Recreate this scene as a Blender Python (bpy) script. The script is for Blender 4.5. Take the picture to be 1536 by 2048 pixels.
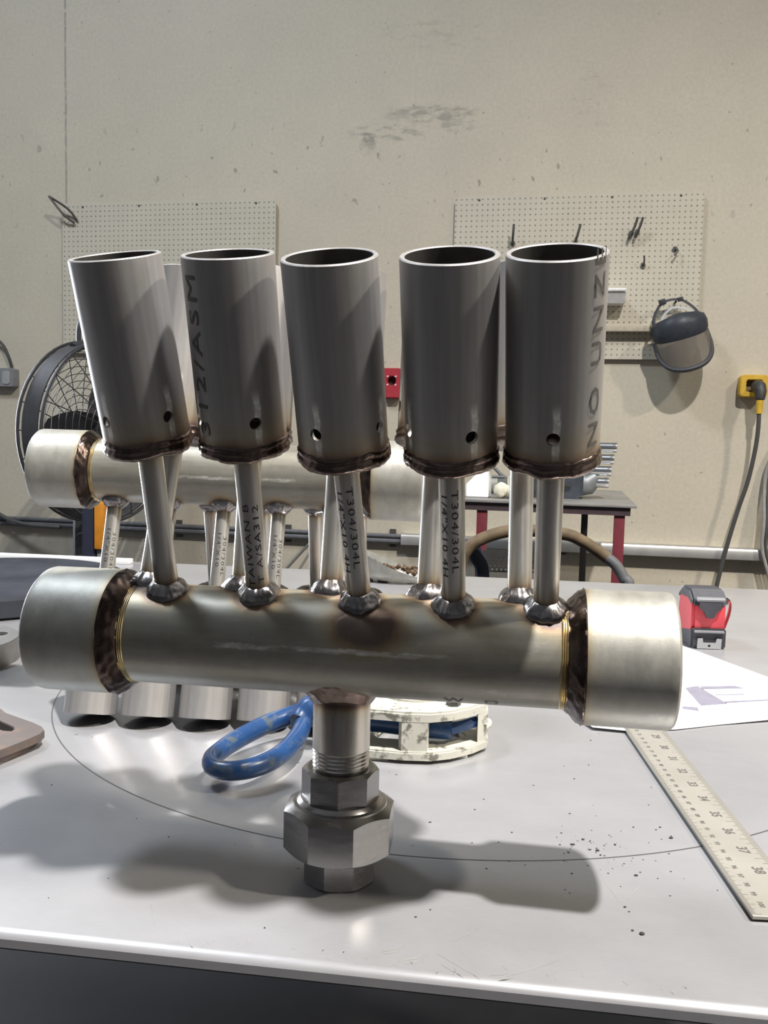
import bpy, bmesh, math, random
from mathutils import Matrix, Vector, noise
PI = math.pi
rnd = random.Random(7)
scene = bpy.context.scene
for o in list(bpy.data.objects):
    bpy.data.objects.remove(o, do_unlink=True)
COL = scene.collection
T = 0.90                                   # height of the table top above the floor

# ------------------------------------------------------------------ camera
def camera():
    f, pitch, roll = 1740.0, 0.0846716, 0.024
    cp, sp, c, s = math.cos(pitch), math.sin(pitch), math.cos(roll), math.sin(roll)
    fwd, up, rt = Vector((0, cp, -sp)), Vector((0, sp, cp)), Vector((1, 0, 0))
    r, u = rt * c + up * s, -rt * s + up * c
    cd = bpy.data.cameras.new('camera')
    cd.sensor_fit = 'VERTICAL'; cd.sensor_height = 24.0; cd.sensor_width = 18.0
    cd.lens = 24.0 * f / 2048.0
    cd.clip_start = 0.02; cd.clip_end = 100
    o = bpy.data.objects.new('camera', cd); COL.objects.link(o)
    M = Matrix.Identity(4)
    for i in range(3):
        M[i][0], M[i][1], M[i][2] = r[i], u[i], -fwd[i]
    M.translation = Vector((0, 0, T + 0.248635))
    o.matrix_world = M
    scene.camera = o
camera()

# ------------------------------------------------------------------ world, lights, exposure
w = bpy.data.worlds.new('world'); scene.world = w; w.use_nodes = True
w.node_tree.nodes['Background'].inputs[0].default_value = (0.75, 0.86, 1.0, 1)
w.node_tree.nodes['Background'].inputs[1].default_value = 1.6
scene.view_settings.view_transform = 'Standard'
scene.view_settings.look = 'None'
scene.view_settings.gamma = 1.0
scene.view_settings.use_curve_mapping = False
scene.view_settings.exposure = 0.04

def lamp(name, loc, power, size, color, direction=(0, 0, -1), shape='DISK', size_y=None, spread=None):
    d = bpy.data.lights.new(name, 'AREA'); d.shape = shape; d.size = size
    if size_y: d.size_y = size_y
    if spread: d.spread = spread
    d.energy = power; d.color = color
    o = bpy.data.objects.new(name, d); COL.objects.link(o); o.location = loc
    o.rotation_euler = Vector(direction).to_track_quat('-Z', 'Y').to_euler()
    return o
lamp('high_bay_or_fill_light', (1.32, -0.62, T + 4.7), 370, 0.20, (1.0, 0.97, 0.94), spread=2.5)        # the lamp that throws the table shadows
lamp('high_bay_or_fill_light', (4.7, -0.9, T + 4.7), 360, 0.45, (1.0, 0.92, 0.77), spread=2.3)
lamp('high_bay_or_fill_light', (-2.4, 1.4, T + 4.7), 170, 1.1, (0.80, 0.89, 1.0))  # added cool fill to lift and tint the table shadows, no known fixture
lamp('doorway_daylight', (-3.72, 5.0, 1.62), 420, 1.6, (0.86, 0.92, 1.0), (-.172, -.985, 0), 'RECTANGLE', 2.6)     # daylight in the open doorway of the back wall

# ------------------------------------------------------------------ materials
def nodes_of(name):
    m = bpy.data.materials.new(name); m.use_nodes = True
    nt = m.node_tree
    return m, nt, nt.nodes['Principled BSDF']
def N(nt, typ, **kw):
    n = nt.nodes.new(typ)
    for k, v in kw.items():
        if isinstance(k, str) and hasattr(n, k): setattr(n, k, v)
    return n
def L(nt, a, b): nt.links.new(a, b)
def val(nt, v):
    n = nt.nodes.new('ShaderNodeValue'); n.outputs[0].default_value = v; return n.outputs[0]
def mth(nt, op, a, b=None, c=None, clamp=False):
    n = nt.nodes.new('ShaderNodeMath'); n.operation = op; n.use_clamp = clamp
    for i, x in enumerate((a, b, c)):
        if x is None: continue
        if isinstance(x, (int, float)): n.inputs[i].default_value = x
        else: L(nt, x, n.inputs[i])
    return n.outputs[0]
def ramp(nt, fac, stops):
    n = nt.nodes.new('ShaderNodeValToRGB'); cr = n.color_ramp
    while len(cr.elements) < len(stops): cr.elements.new(0.5)
    for e, (p, c) in zip(cr.elements, stops):
        e.position = p
        e.color = (c, c, c, 1) if isinstance(c, (int, float)) else (*c, 1)
    L(nt, fac, n.inputs[0]); return n.outputs[0]
def mix(nt, fac, a, b, blend='MIX'):
    n = nt.nodes.new('ShaderNodeMix'); n.data_type = 'RGBA'; n.blend_type = blend
    for i, x in ((0, fac), (6, a), (7, b)):
        if isinstance(x, (int, float)): n.inputs[i].default_value = x
        elif isinstance(x, tuple): n.inputs[i].default_value = (*x, 1)
        else: L(nt, x, n.inputs[i])
    return n.outputs[2]
def objco(nt, scale=(1, 1, 1)):
    t = nt.nodes.new('ShaderNodeTexCoord'); mp = nt.nodes.new('ShaderNodeMapping')
    mp.inputs['Scale'].default_value = scale
    L(nt, t.outputs['Object'], mp.inputs[0]); return mp.outputs[0]
def nz(nt, co, scale, detail=4, rough=0.55, dist=0.0):
    n = nt.nodes.new('ShaderNodeTexNoise'); n.inputs['Scale'].default_value = scale
    n.inputs['Detail'].default_value = detail; n.inputs['Roughness'].default_value = rough
    n.inputs['Distortion'].default_value = dist
    L(nt, co, n.inputs['Vector']); return n.outputs['Fac']
def bump(nt, b, h, strength, dist):
    n = nt.nodes.new('ShaderNodeBump'); n.inputs['Strength'].default_value = strength
    n.inputs['Distance'].default_value = dist
    L(nt, h, n.inputs['Height']); L(nt, n.outputs[0], b.inputs['Normal'])
def plain(name, col, rough=0.5, metal=0.0, var=0.12, scale=40.0, bmp=0.0, spec=None):
    m, nt, b = nodes_of(name)
    co = objco(nt); n = nz(nt, co, scale)
    k = ramp(nt, n, [(0.3, 1 - var), (0.7, 1 + var)])
    L(nt, mix(nt, 1.0, tuple(col), k, 'MULTIPLY'), b.inputs['Base Color'])
    b.inputs['Roughness'].default_value = rough; b.inputs['Metallic'].default_value = metal
    if spec is not None: b.inputs['Specular IOR Level'].default_value = spec
    if bmp: bump(nt, b, n, bmp, 0.002)
    return m
HEAT_COL = [(0.0, (.50, .47, .40)), (0.30, (.42, .34, .20)), (0.50, (.30, .20, .11)), (0.68, (.13, .085, .07)), (0.85, (.075, .06, .065)), (1.0, (.10, .095, .105))]
def steel(name, base, rough, streak=(1, 1, 1), var=0.2, heat=True, metal=1.0, scuff=None, blot=0.25, bmp=0.06, warm=(1.0, .93, .80)):
    """mill-finish stainless: directional grain, stains, and heat tint spreading from each weld (vertex attribute 'weld_tint')"""
    m, nt, b = nodes_of(name)
    g = nz(nt, objco(nt, streak), 60, 6, 0.6)
    bl = nz(nt, objco(nt), 55, 5, 0.6, 0.4)
    bl2 = nz(nt, objco(nt), 190, 4, 0.7)
    k = ramp(nt, g, [(0.3, 1 - var), (0.7, 1 + var)])
    col = mix(nt, 1.0, tuple(base), k, 'MULTIPLY')
    st = ramp(nt, bl, [(0.40, 0.0), (0.72, 1.0)])
    col = mix(nt, mth(nt, 'MULTIPLY', st, blot), col, mix(nt, 1.0, col, (.62, .58, .52), 'MULTIPLY'))
    sp = ramp(nt, bl2, [(0.66, 0.0), (0.74, 1.0)])
    col = mix(nt, mth(nt, 'MULTIPLY', sp, blot * .8), col, (.15, .14, .13))
    if blot > .3 and heat:                   # handling scuffs
        fl = nz(nt, objco(nt, (.6, 1, 1)), 46, 6, .72)
        col = mix(nt, mth(nt, 'MULTIPLY', ramp(nt, fl, [(.62, 0), (.72, 1)]), .38), col, (.72, .71, .67))
    r = mth(nt, 'ADD', mth(nt, 'MULTIPLY', g, 0.16), rough - 0.08)
    if heat:
        a = nt.nodes.new('ShaderNodeAttribute'); a.attribute_name = 'weld_tint'
        h = mth(nt, 'ADD', a.outputs['Fac'], mth(nt, 'MULTIPLY', mth(nt, 'SUBTRACT', bl, 0.5), 0.35), clamp=True)
        h = mth(nt, 'MULTIPLY', h, mth(nt, 'GREATER_THAN', a.outputs['Fac'], 0.001))
        hc = ramp(nt, h, HEAT_COL)
        fac = ramp(nt, h, [(0.04, 0.0), (0.30, 0.45), (0.55, 0.85), (1.0, 0.97)])
        col = mix(nt, fac, col, hc)
    if name == 'header_steel':               # scratched line along the front of the pipe, its highlight painted into the colour
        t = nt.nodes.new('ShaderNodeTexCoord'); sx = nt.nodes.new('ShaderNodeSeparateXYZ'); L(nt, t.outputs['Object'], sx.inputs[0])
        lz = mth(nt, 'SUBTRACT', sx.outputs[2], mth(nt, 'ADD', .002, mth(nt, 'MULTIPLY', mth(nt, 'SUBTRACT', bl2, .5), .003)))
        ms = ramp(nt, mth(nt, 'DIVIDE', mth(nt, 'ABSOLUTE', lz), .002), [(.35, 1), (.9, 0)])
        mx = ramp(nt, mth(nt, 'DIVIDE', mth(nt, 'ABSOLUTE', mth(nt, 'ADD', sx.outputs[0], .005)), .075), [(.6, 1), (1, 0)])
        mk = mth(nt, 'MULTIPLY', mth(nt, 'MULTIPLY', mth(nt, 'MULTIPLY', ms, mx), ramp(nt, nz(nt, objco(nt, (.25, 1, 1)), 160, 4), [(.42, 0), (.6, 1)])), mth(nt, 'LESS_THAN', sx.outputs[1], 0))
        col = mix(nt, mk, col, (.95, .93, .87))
    if scuff:                                # bright ground patch beside every drilled hole
        R, zc = scuff
        t = nt.nodes.new('ShaderNodeTexCoord'); sx = nt.nodes.new('ShaderNodeSeparateXYZ'); L(nt, t.outputs['Object'], sx.inputs[0])
        ang = mth(nt, 'DIVIDE', mth(nt, 'ARCTAN2', sx.outputs[0], mth(nt, 'MULTIPLY', sx.outputs[1], -1.0)), PI / 2)
        u = mth(nt, 'MULTIPLY', mth(nt, 'SUBTRACT', mth(nt, 'FRACT', mth(nt, 'ADD', ang, 0.5)), 0.5), R * PI / 2)
        du = mth(nt, 'ABSOLUTE', mth(nt, 'ADD', u, mth(nt, 'ADD', -0.0035, mth(nt, 'MULTIPLY', bl, 0.004))))
        mu = ramp(nt, mth(nt, 'DIVIDE', du, 0.004), [(0.30, 1.0), (0.55, 0.0)])
        dz = mth(nt, 'ABSOLUTE', mth(nt, 'SUBTRACT', sx.outputs[2], zc))
        mz = ramp(nt, mth(nt, 'ADD', mth(nt, 'DIVIDE', dz, 0.016), mth(nt, 'MULTIPLY', mth(nt, 'SUBTRACT', bl2, .5), .5)), [(0.55, 1.0), (0.85, 0.0)])
        mk = mth(nt, 'MULTIPLY', mth(nt, 'MULTIPLY', mu, mz), ramp(nt, bl2, [(.35, .3), (.6, 1.0)]))
        col = mix(nt, mk, col, (1.0, .98, .90))
    L(nt, col, b.inputs['Base Color']); L(nt, r, b.inputs['Roughness'])
    b.inputs['Metallic'].default_value = metal
    if scuff: L(nt, mth(nt, 'MULTIPLY', mth(nt, 'SUBTRACT', 1.0, mk), metal), b.inputs['Metallic'])
    if bmp: bump(nt, b, mth(nt, 'ADD', g, bl2), bmp, 0.0006)
    return m
R_C, R_H, R_K, R_S, R_N = 0.0220, 0.0284, 0.0357, 0.0065, 0.0161      # cup, header, coupling, stem, nipple radii
M_CUP = steel('cup_steel', (.40, .385, .375), .48, (6, 6, .25), .10, metal=.58, scuff=(R_C, .019), blot=.12)
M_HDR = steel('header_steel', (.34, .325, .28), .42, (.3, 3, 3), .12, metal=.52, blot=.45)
M_CPL = steel('coupling_steel', (.42, .41, .37), .50, (2, 1, 1), .10, metal=.58, blot=.35, bmp=.12)
M_STEM = steel('stem_steel', (.54, .52, .485), .33, metal=.8, streak=(4, 4, .3), var=.12, blot=.10, bmp=.02)
M_NIP = steel('nipple_steel', (.60, .57, .52), .30, (4, 4, .4), .14, blot=.15, bmp=.02)
M_UNION = steel('machined_steel', (.34, .33, .325), .26, (1, 1, 5), .05, heat=False, blot=.04, bmp=0)
M_WELD = steel('weld_bead', (.19, .145, .125), .30, (1, 1, 1), .45, heat=False, blot=.5, bmp=.35)
M_WELDK = steel('dark_weld_bead', (.085, .064, .056), .30, (1, 1, 1), .45, heat=False, blot=.5, bmp=.35)
M_WELDS = steel('bright_weld_bead', (.36, .345, .35), .27, (1, 1, 1), .3, heat=False, blot=.55, bmp=.3)
M_GOLD = steel('straw_tinted_thread', (.72, .58, .30), .22, (1, 1, 1), .2, heat=False, blot=.3)
M_THREAD = steel('cut_thread', (.62, .60, .58), .20, (1, 1, 1), .1, heat=False, blot=.05, bmp=0)
M_HOLE = plain('dark_bore', (.03, .028, .027), .7)
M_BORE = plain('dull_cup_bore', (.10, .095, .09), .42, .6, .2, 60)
M_INK = plain('black_ink', (.035, .033, .033), .6)
M_INKF = plain('faded_ink', (.15, .14, .13), .55, .5)

# ------------------------------------------------------------------ object helpers
WM = {}
def link(o): COL.objects.link(o); return o
def tag(o, label=None, cat=None, group=None, kind=None):
    if label: o['label'] = label
    if cat: o['category'] = cat
    if group: o['group'] = group
    if kind: o['kind'] = kind
    return o
def rz(a): return Matrix.Rotation(a, 4, 'Z')
def tr(x, y=None, z=None): return Matrix.Translation(Vector((x, y, z)) if y is not None else Vector(x))
def thing(name, label, cat, M, group=None):
    o = link(bpy.data.objects.new(name, None)); o.empty_display_size = 0.02
    o.matrix_world = M; WM[o] = M.copy()
    return tag(o, label, cat, group)
def finish(name, bm, mat, parent=None, M=None, heat=None, smooth=35, kind=None, me=None):
    """link a bmesh whose vertices are given in the frame M (world matrix); heat: function of the local vertex"""
    if me is None:
        bmesh.ops.recalc_face_normals(bm, faces=bm.faces[:])
        me = bpy.data.meshes.new(name); bm.to_mesh(me); bm.free()
        me.materials.append(mat)
        if smooth:
            me.shade_smooth(); me.set_sharp_from_angle(angle=math.radians(smooth))
        if heat:
            at = me.attributes.new('weld_tint', 'FLOAT', 'POINT')
            at.data.foreach_set('value', [max(0.0, min(1.0, heat(v.co))) for v in me.vertices])
    o = link(bpy.data.objects.new(name, me))
    if M is None: M = WM[parent] if parent else Matrix.Identity(4)
    if parent:
        o.parent = parent; o.matrix_local = WM[parent].inverted() @ M
    else:
        o.matrix_world = M
    WM[o] = M.copy()
    if kind: o['kind'] = kind
    return o
def B(): return bmesh.new()
def grid(bm, rows, close_u=True, close_v=False):
    """rows: list of rings of points -> quads"""
    vs = [[bm.verts.new(p) for p in r] for r in rows]
    n = len(vs[0]); m = len(vs)
    for i in range(m if close_v else m - 1):
        a, b = vs[i], vs[(i + 1) % m]
        for j in range(n if close_u else n - 1):
            try: bm.faces.new((a[j], a[(j + 1) % n], b[(j + 1) % n], b[j]))
            except ValueError: pass
    return vs
def lathe(bm, prof, seg=64, axis='Z', close=True, off=(0, 0, 0)):
    """prof: (r, h) closed loop unless close=False"""
    rows = []
    for r, h in prof:
        ring = []
        for k in range(seg):
            a = 2 * PI * k / seg; c, s = r * math.cos(a), r * math.sin(a)
            p = (c, s, h) if axis == 'Z' else ((h, c, s) if axis == 'X' else (s, h, c))
            ring.append((p[0] + off[0], p[1] + off[1], p[2] + off[2]))
        rows.append(ring)
    return grid(bm, rows, True, close)
def disc(bm, r, h, seg=48, M=None):
    vs = [bm.verts.new((r * math.cos(2 * PI * k / seg), r * math.sin(2 * PI * k / seg), h)) for k in range(seg)]
    if M: 
        for v in vs: v.co = M @ v.co
    return bm.faces.new(vs)
def box(bm, size, M=None, bev=0.0, seg=2):
    g = bmesh.ops.create_cube(bm, size=1.0); vs = g['verts']
    for v in vs: v.co = Vector((v.co.x * size[0], v.co.y * size[1], v.co.z * size[2]))
    if bev:
        es = list({e for v in vs for e in v.link_edges})
        r = bmesh.ops.bevel(bm, geom=es, offset=bev, segments=seg, affect='EDGES', profile=0.6)
        vs = list({v for f in r['faces'] for v in f.verts} | {v for v in vs if v.is_valid})
    if M:
        for v in vs: v.co = M @ v.co
    return vs
def sweep(bm, pts, rad, seg=10, closed=False, caps=True, flat=None, upv=None):
    """tube along points; rad number or list; flat=(a,b) scales section"""
    pts = [Vector(p) for p in pts]; n = len(pts)
    rad = rad if isinstance(rad, (list, tuple)) else [rad] * n
    rows = []; nrm = None
    for i in range(n):
        t = (pts[(i + 1) % n] - pts[i - 1]) if closed else (pts[min(i + 1, n - 1)] - pts[max(i - 1, 0)])
        t.normalize()
        if upv: nrm = Vector(upv) - t * t.dot(Vector(upv))
        elif nrm is None: nrm = t.orthogonal()
        else: nrm = nrm - t * t.dot(nrm)
        nrm.normalize(); bi = t.cross(nrm)
        fa, fb = flat or (1, 1)
        rows.append([pts[i] + (nrm * math.cos(2 * PI * k / seg) * fa + bi * math.sin(2 * PI * k / seg) * fb) * rad[i] for k in range(seg)])
    vs = grid(bm, rows, True, closed)
    if caps and not closed:
        bm.faces.new(vs[0]); bm.faces.new(vs[-1])
    return vs
def curve(pts, n=8):
    """Catmull-Rom through the points"""
    P = [Vector(p) for p in pts]; out = []
    for i in range(len(P) - 1):
        p0, p1, p2, p3 = P[max(i - 1, 0)], P[i], P[i + 1], P[min(i + 2, len(P) - 1)]
        for k in range(n):
            t = k / n
            out.append(0.5 * ((2 * p1) + (p2 - p0) * t + (2 * p0 - 5 * p1 + 4 * p2 - p3) * t * t + (3 * p1 - p0 - 3 * p2 + p3) * t ** 3))
    out.append(P[-1]); return out
def slab(bm, outer, z0, z1, holes=(), bev=0.0, M=None):
    """flat plate with holes: 2-D outlines between z0 and z1"""
    es = []
    for loop in (outer, *holes):
        vs = [bm.verts.new((p[0], p[1], z0)) for p in loop]
        es += [bm.edges.new((vs[i], vs[(i + 1) % len(vs)])) for i in range(len(vs))]
    r = bmesh.ops.triangle_fill(bm, use_beauty=True, use_dissolve=False, edges=es)
    fs = [g for g in r['geom'] if isinstance(g, bmesh.types.BMFace)]
    ex = bmesh.ops.extrude_face_region(bm, geom=fs)
    top = [g for g in ex['geom'] if isinstance(g, bmesh.types.BMVert)]
    for v in top: v.co.z = z1
    if bev:
        te = [e for e in bm.edges if all(v in set(top) for v in e.verts) and len(e.link_faces) == 2 and any(abs(f.normal.z) < .5 or f.calc_area() >= 0 and abs((f.calc_center_median().z) - z1) > 1e-7 for f in e.link_faces)]
        bmesh.ops.bevel(bm, geom=te, offset=bev, segments=2, affect='EDGES')
    if M:
        for v in bm.verts: v.co = M @ v.co
def rrect(w, h, r, n=5, cx=0, cy=0):
    out = []
    for sx, sy, a0 in ((1, 1, 0), (-1, 1, PI / 2), (-1, -1, PI), (1, -1, 1.5 * PI)):
        for k in range(n + 1):
            a = a0 + k * PI / 2 / n
            out.append((cx + sx * (w / 2 - r) + r * math.cos(a), cy + sy * (h / 2 - r) + r * math.sin(a)))
    return out
def circ(cx, cy, r, n=24): return [(cx + r * math.cos(2 * PI * k / n), cy + r * math.sin(2 * PI * k / n)) for k in range(n)]
def text_bm(body, size, spacing=1.0, weight=0.0, width=1.0):
    """flat text triangles as a bmesh (x right, y up), starting at the origin"""
    cu = bpy.data.curves.new('text', 'FONT'); cu.body = body; cu.size = size; cu.space_character = spacing
    cu.resolution_u = 2; cu.offset = weight
    o = bpy.data.objects.new('text', cu); COL.objects.link(o)
    bpy.context.view_layer.update()
    me = bpy.data.meshes.new_from_object(o.evaluated_get(bpy.context.evaluated_depsgraph_get()))
    bm = B(); bm.from_mesh(me)
    bpy.data.objects.remove(o, do_unlink=True); bpy.data.curves.remove(cu); bpy.data.meshes.remove(me)
    for v in bm.verts: v.co.x *= width
    return bm
def wrap_text(body, size, R, a0, z0, up=True, spacing=1.25, width=1.9, lift=0.00012, weight=0.0):
    bm = text_bm(body, size, spacing, weight, width)
    for _ in range(2):
        es = [e for e in bm.edges if e.calc_length() > size * 0.16]
        if es: bmesh.ops.subdivide_edges(bm, edges=es, cuts=1)
    bmesh.ops.triangulate(bm, faces=bm.faces[:])
    for v in bm.verts:
        x, y = v.co.x, v.co.y
        z, arc = (z0 + x, a0 - y) if up else (z0 - x, a0 + y)
        a = arc / R
        v.co = Vector(((R + lift) * math.sin(a), -(R + lift) * math.cos(a), z))
    return bm

# ------------------------------------------------------------------ the room (wall frame: x along the wall, y into it)
YW = math.radians(9.9)
WF = tr(0, 4.41, 0) @ rz(-YW)
def wall_mat():
    m, nt, b = nodes_of('painted_wall')
    co = objco(nt); sx = nt.nodes.new('ShaderNodeSeparateXYZ'); L(nt, co, sx.inputs[0])
    X, Z = sx.outputs[0], sx.outputs[2]
    big = nz(nt, co, 0.9, 4); mid = nz(nt, co, 5, 6, .6); fine = nz(nt, co, 60, 4)
    col = ramp(nt, big, [(0.3, (.535, .48, .38)), (0.7, (.595, .535, .42))])
    col = mix(nt, mth(nt, 'MULTIPLY', ramp(nt, mid, [(.42, 0), (.75, 1)]), .22), col, (.45, .41, .34))
    col = mix(nt, 1.0, col, ramp(nt, fine, [(.3, .94), (.7, 1.06)]), 'MULTIPLY')
    # scuffs: an elliptical rubbed patch high on the wall plus stray specks
    def blob(cx, cz, rx, rz_):
        dx = mth(nt, 'DIVIDE', mth(nt, 'SUBTRACT', X, cx), rx); dz = mth(nt, 'DIVIDE', mth(nt, 'SUBTRACT', Z, cz), rz_)
        return mth(nt, 'SUBTRACT', 1.0, mth(nt, 'ADD', mth(nt, 'MULTIPLY', dx, dx), mth(nt, 'MULTIPLY', dz, dz)), clamp=True)
    st = nz(nt, objco(nt, (1, 1, 2.6)), 13, 5, .65)
    def rub(bl, lo, k):
        return mth(nt, 'MULTIPLY', mth(nt, 'MULTIPLY', ramp(nt, bl, [(0, 0), (.5, 1)]), ramp(nt, st, [(lo, 0), (lo + .16, 1)])), k)
    for args, lo, k in (((.19, T + 1.825, .26, .045), .42, .55), ((-.02, T + 1.745, .24, .05), .47, .5), ((.33, T + 1.765, .12, .035), .46, .45), ((-.13, T + 1.70, .05, .07), .44, .5), ((.18, T + 2.2, .3, .08), .50, .25), ((.95, T + 1.86, .12, .16), .55, .35)):
        col = mix(nt, rub(blob(*args), lo, k), col, (.20, .185, .16))
    sp = nz(nt, objco(nt, (1, 1, .55)), 24, 2, .5)
    band = mth(nt, 'MULTIPLY', ramp(nt, mth(nt, 'ABSOLUTE', mth(nt, 'SUBTRACT', Z, T + 1.56)), [(.10, 1), (.34, .0)]), ramp(nt, sp, [(.665, 0), (.70, 1)]))
    col = mix(nt, mth(nt, 'MULTIPLY', band, .6), col, (.2, .18, .155))
    sp2 = nz(nt, co, 33, 1, .5)
    col = mix(nt, mth(nt, 'MULTIPLY', ramp(nt, sp2, [(.74, 0), (.77, 1)]), .5), col, (.2, .18, .15))
    # vertical panel joint
    j = ramp(nt, mth(nt, 'ABSOLUTE', mth(nt, 'SUBTRACT', X, mth(nt, 'ADD', -1.745, mth(nt, 'MULTIPLY', mid, .008)))), [(.003, 1), (.006, 0)])
    j = mth(nt, 'MULTIPLY', j, ramp(nt, nz(nt, co, 30, 2), [(.35, 0), (.5, .75)]))
    col = mix(nt, mth(nt, 'MULTIPLY', j, mth(nt, 'GREATER_THAN', Z, T + 1.42)), col, (.22, .2, .17))
    # grime below the conduit rail at the left end
    gr = mth(nt, 'MULTIPLY', ramp(nt, Z, [(0, 1), (.62, .9), (.66, 0)]), ramp(nt, mth(nt, 'ADD', mth(nt, 'MULTIPLY', X, .35), .5), [(.0, 1), (.45, 0)]))
    dr = nz(nt, objco(nt, (1, 1, .12)), 9, 4)
    col = mix(nt, mth(nt, 'MULTIPLY', mth(nt, 'MULTIPLY', gr, ramp(nt, dr, [(.3, .3), (.65, 1)])), .55), col, (.20, .195, .185))
    L(nt, col, b.inputs['Base Color']); b.inputs['Roughness'].default_value = .62
    bump(nt, b, mid, .15, .004)
    return m
M_WALL = wall_mat()
M_FLOOR = plain('concrete_floor', (.016, .0155, .018), .75, 0, .25, 5, 0, .2)
M_CEIL = plain('ceiling_steel_deck', (.46, .46, .46), .7, 0, .15, 3)
M_SIDE = plain('side_wall_paint', (.30, .30, .30), .7, 0, .12, 2)
def panel(name, size, center, mat):
    bm = B(); box(bm, size, tr(center)); return tag(finish(name, bm, mat, None, WF, smooth=0), kind='structure')
bm = B()                                    # back wall with an open doorway beyond the left edge of the view
box(bm, (2.3, .2, 6.6), tr(-5.75, .1, 3.3)); box(bm, (1.8, .2, 3.6), tr(-3.7, .1, 4.8)); box(bm, (10.3, .2, 6.6), tr(2.35, .1, 3.3))
tag(finish('wall_back', bm, M_WALL, None, WF, smooth=0), kind='structure')
panel('floor', (14.4, 13.4, .2), (.3, -6.5, -.1), M_FLOOR)
panel('ceiling', (14.4, 13.4, .2), (.3, -6.5, 6.7), M_CEIL)
panel('wall_right', (.2, 13.2, 6.6), (7.4, -6.6, 3.3), M_SIDE)
panel('wall_front', (14.4, .2, 6.6), (.3, -13.1, 3.3), M_SIDE)
bm = B()                                    # left wall
box(bm, (.2, 13.1, 6.6), tr(-6.8, -6.55, 3.3))
tag(finish('wall_left', bm, M_SIDE, None, WF, smooth=0), kind='structure')

def on_wall(u, z, d=0.0): return WF @ tr(u, -d, T + z)

# ------------------------------------------------------------------ the work table (frame: x along its front edge)
YT = math.radians(7.5)
TF = tr(0.005, 0.387, T) @ rz(-YT)
def table_mat():
    m, nt, b = nodes_of('table_plate')
    co = objco(nt)
    big = nz(nt, co, 5, 5, .6, .3); mid = nz(nt, objco(nt, (1, 2.5, 1)), 16, 5, .6); fine = nz(nt, objco(nt, (1, 14, 1)), 120, 3)
    col = ramp(nt, big, [(.3, (.345, .343, .355)), (.7, (.405, .40, .41))])
    col = mix(nt, 1.0, col, ramp(nt, mid, [(.3, .965), (.7, 1.03)]), 'MULTIPLY')
    col = mix(nt, 1.0, col, ramp(nt, fine, [(.3, .97), (.7, 1.03)]), 'MULTIPLY')
    L(nt, col, b.inputs['Base Color'])
    b.inputs['Metallic'].default_value = .42
    b.inputs['Coat Weight'].default_value = .30; b.inputs['Coat Roughness'].default_value = .11
    L(nt, ramp(nt, big, [(.25, .25), (.75, .34)]), b.inputs['Roughness'])
    bump(nt, b, big, .05, .002)
    return m
M_TABLE = table_mat()
M_EDGE = plain('plate_edge', (.30, .29, .285), .5, .4, .2, 60)
M_FRAME = plain('table_frame_paint', (.10, .10, .105), .6)
table = thing('work_table', 'long work table with pale grey steel plate top carrying the pipe manifolds', 'table', TF @ tr(0, 0, -T))
TH = .0080
bm = B()
prof = [(0, -TH), (0, -.0036), (.0006, -.0026), (.0022, -.0011), (.0050, 0)]         # rounded front edge
x0, x1, dep = -1.85, .588, 1.20
rows = []
for y, z in prof + [(dep, 0), (dep, -TH)]:
    rows.append([(x0, y, z), (x1, y, z)])
grid(bm, rows, False, True)
for xx in (0, 1):
    vs = [v for v in bm.verts if abs(v.co.x - (x0, x1)[xx]) < 1e-6]
    vs.sort(key=lambda v: math.atan2(v.co.z + TH / 2, v.co.y - dep / 2)); bm.faces.new(vs)
top = finish('tabletop', bm, M_TABLE, table, TF, smooth=27)
for lx in (-1.78, .52):
    for ly in (.10, 1.0):
        bm = B(); box(bm, (.05, .05, T - TH - .001), tr(lx, ly, (T - TH - .001) / 2 - T), .003)
        finish('leg', bm, M_FRAME, table, TF)
for ly in (.11, 1.0):
    bm = B(); box(bm, (2.3, .04, .06), tr(-.63, ly, -TH - .032), .003); finish('apron_rail', bm, M_FRAME, table, TF)
bm = B()                                     # scribed circle on the plate
a0, a1, n = math.radians(158), math.radians(334), 120
rr = []
for k in range(n + 1):
    a = a0 + (a1 - a0) * k / n
    rr.append([(.0676 + r * math.cos(a), .876 + r * math.sin(a), T + .00012) for r in (.3775, .3786)])
grid(bm, rr, False); tag(finish('scribed_line', bm, plain('scribe_black', (.06, .058, .06), .6), table, Matrix.Identity(4), smooth=0))
def flatline(bm, p, q, wd, z=T + .0001):
    p, q = Vector((*p, z)), Vector((*q, z)); d = (q - p).normalized(); n_ = Vector((-d.y, d.x, 0)) * wd / 2
    m_ = (p + q) / 2
    vs = [bm.verts.new(c) for c in (p, m_ - n_, q, m_ + n_)]; bm.faces.new(vs)
bm = B()
for p, q in (((-.104, .4138), (-.1097, .4601)), ((.0391, .4124), (.0543, .4263)), ((.0318, .3944), (.0428, .3844)), ((.0299, .4036), (.0508, .3829)), ((.0615, .3851), (.0905, .3999)), ((.1362, .4541), (.1546, .4792)), ((.13, .49), (.133, .455))):
    flatline(bm, p, q, .0007)
for k in range(46):
    px = -.11 + .26 * rnd.random(); py = .3985 - .1316 * (px - .005) - .0085 * rnd.random()
    an = rnd.choice((1.2, 1.5, 1.9, 2.3)) + rnd.uniform(-.3, .3); ln = rnd.uniform(.002, .006)
    flatline(bm, (px, py), (px + ln * math.cos(an), py + ln * math.sin(an)), .0006)
finish('scratch_marks', bm, plain('scratch_grey', (.25, .235, .23), .6), table, Matrix.Identity(4), smooth=0, kind='stuff')
bm = B()
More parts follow.
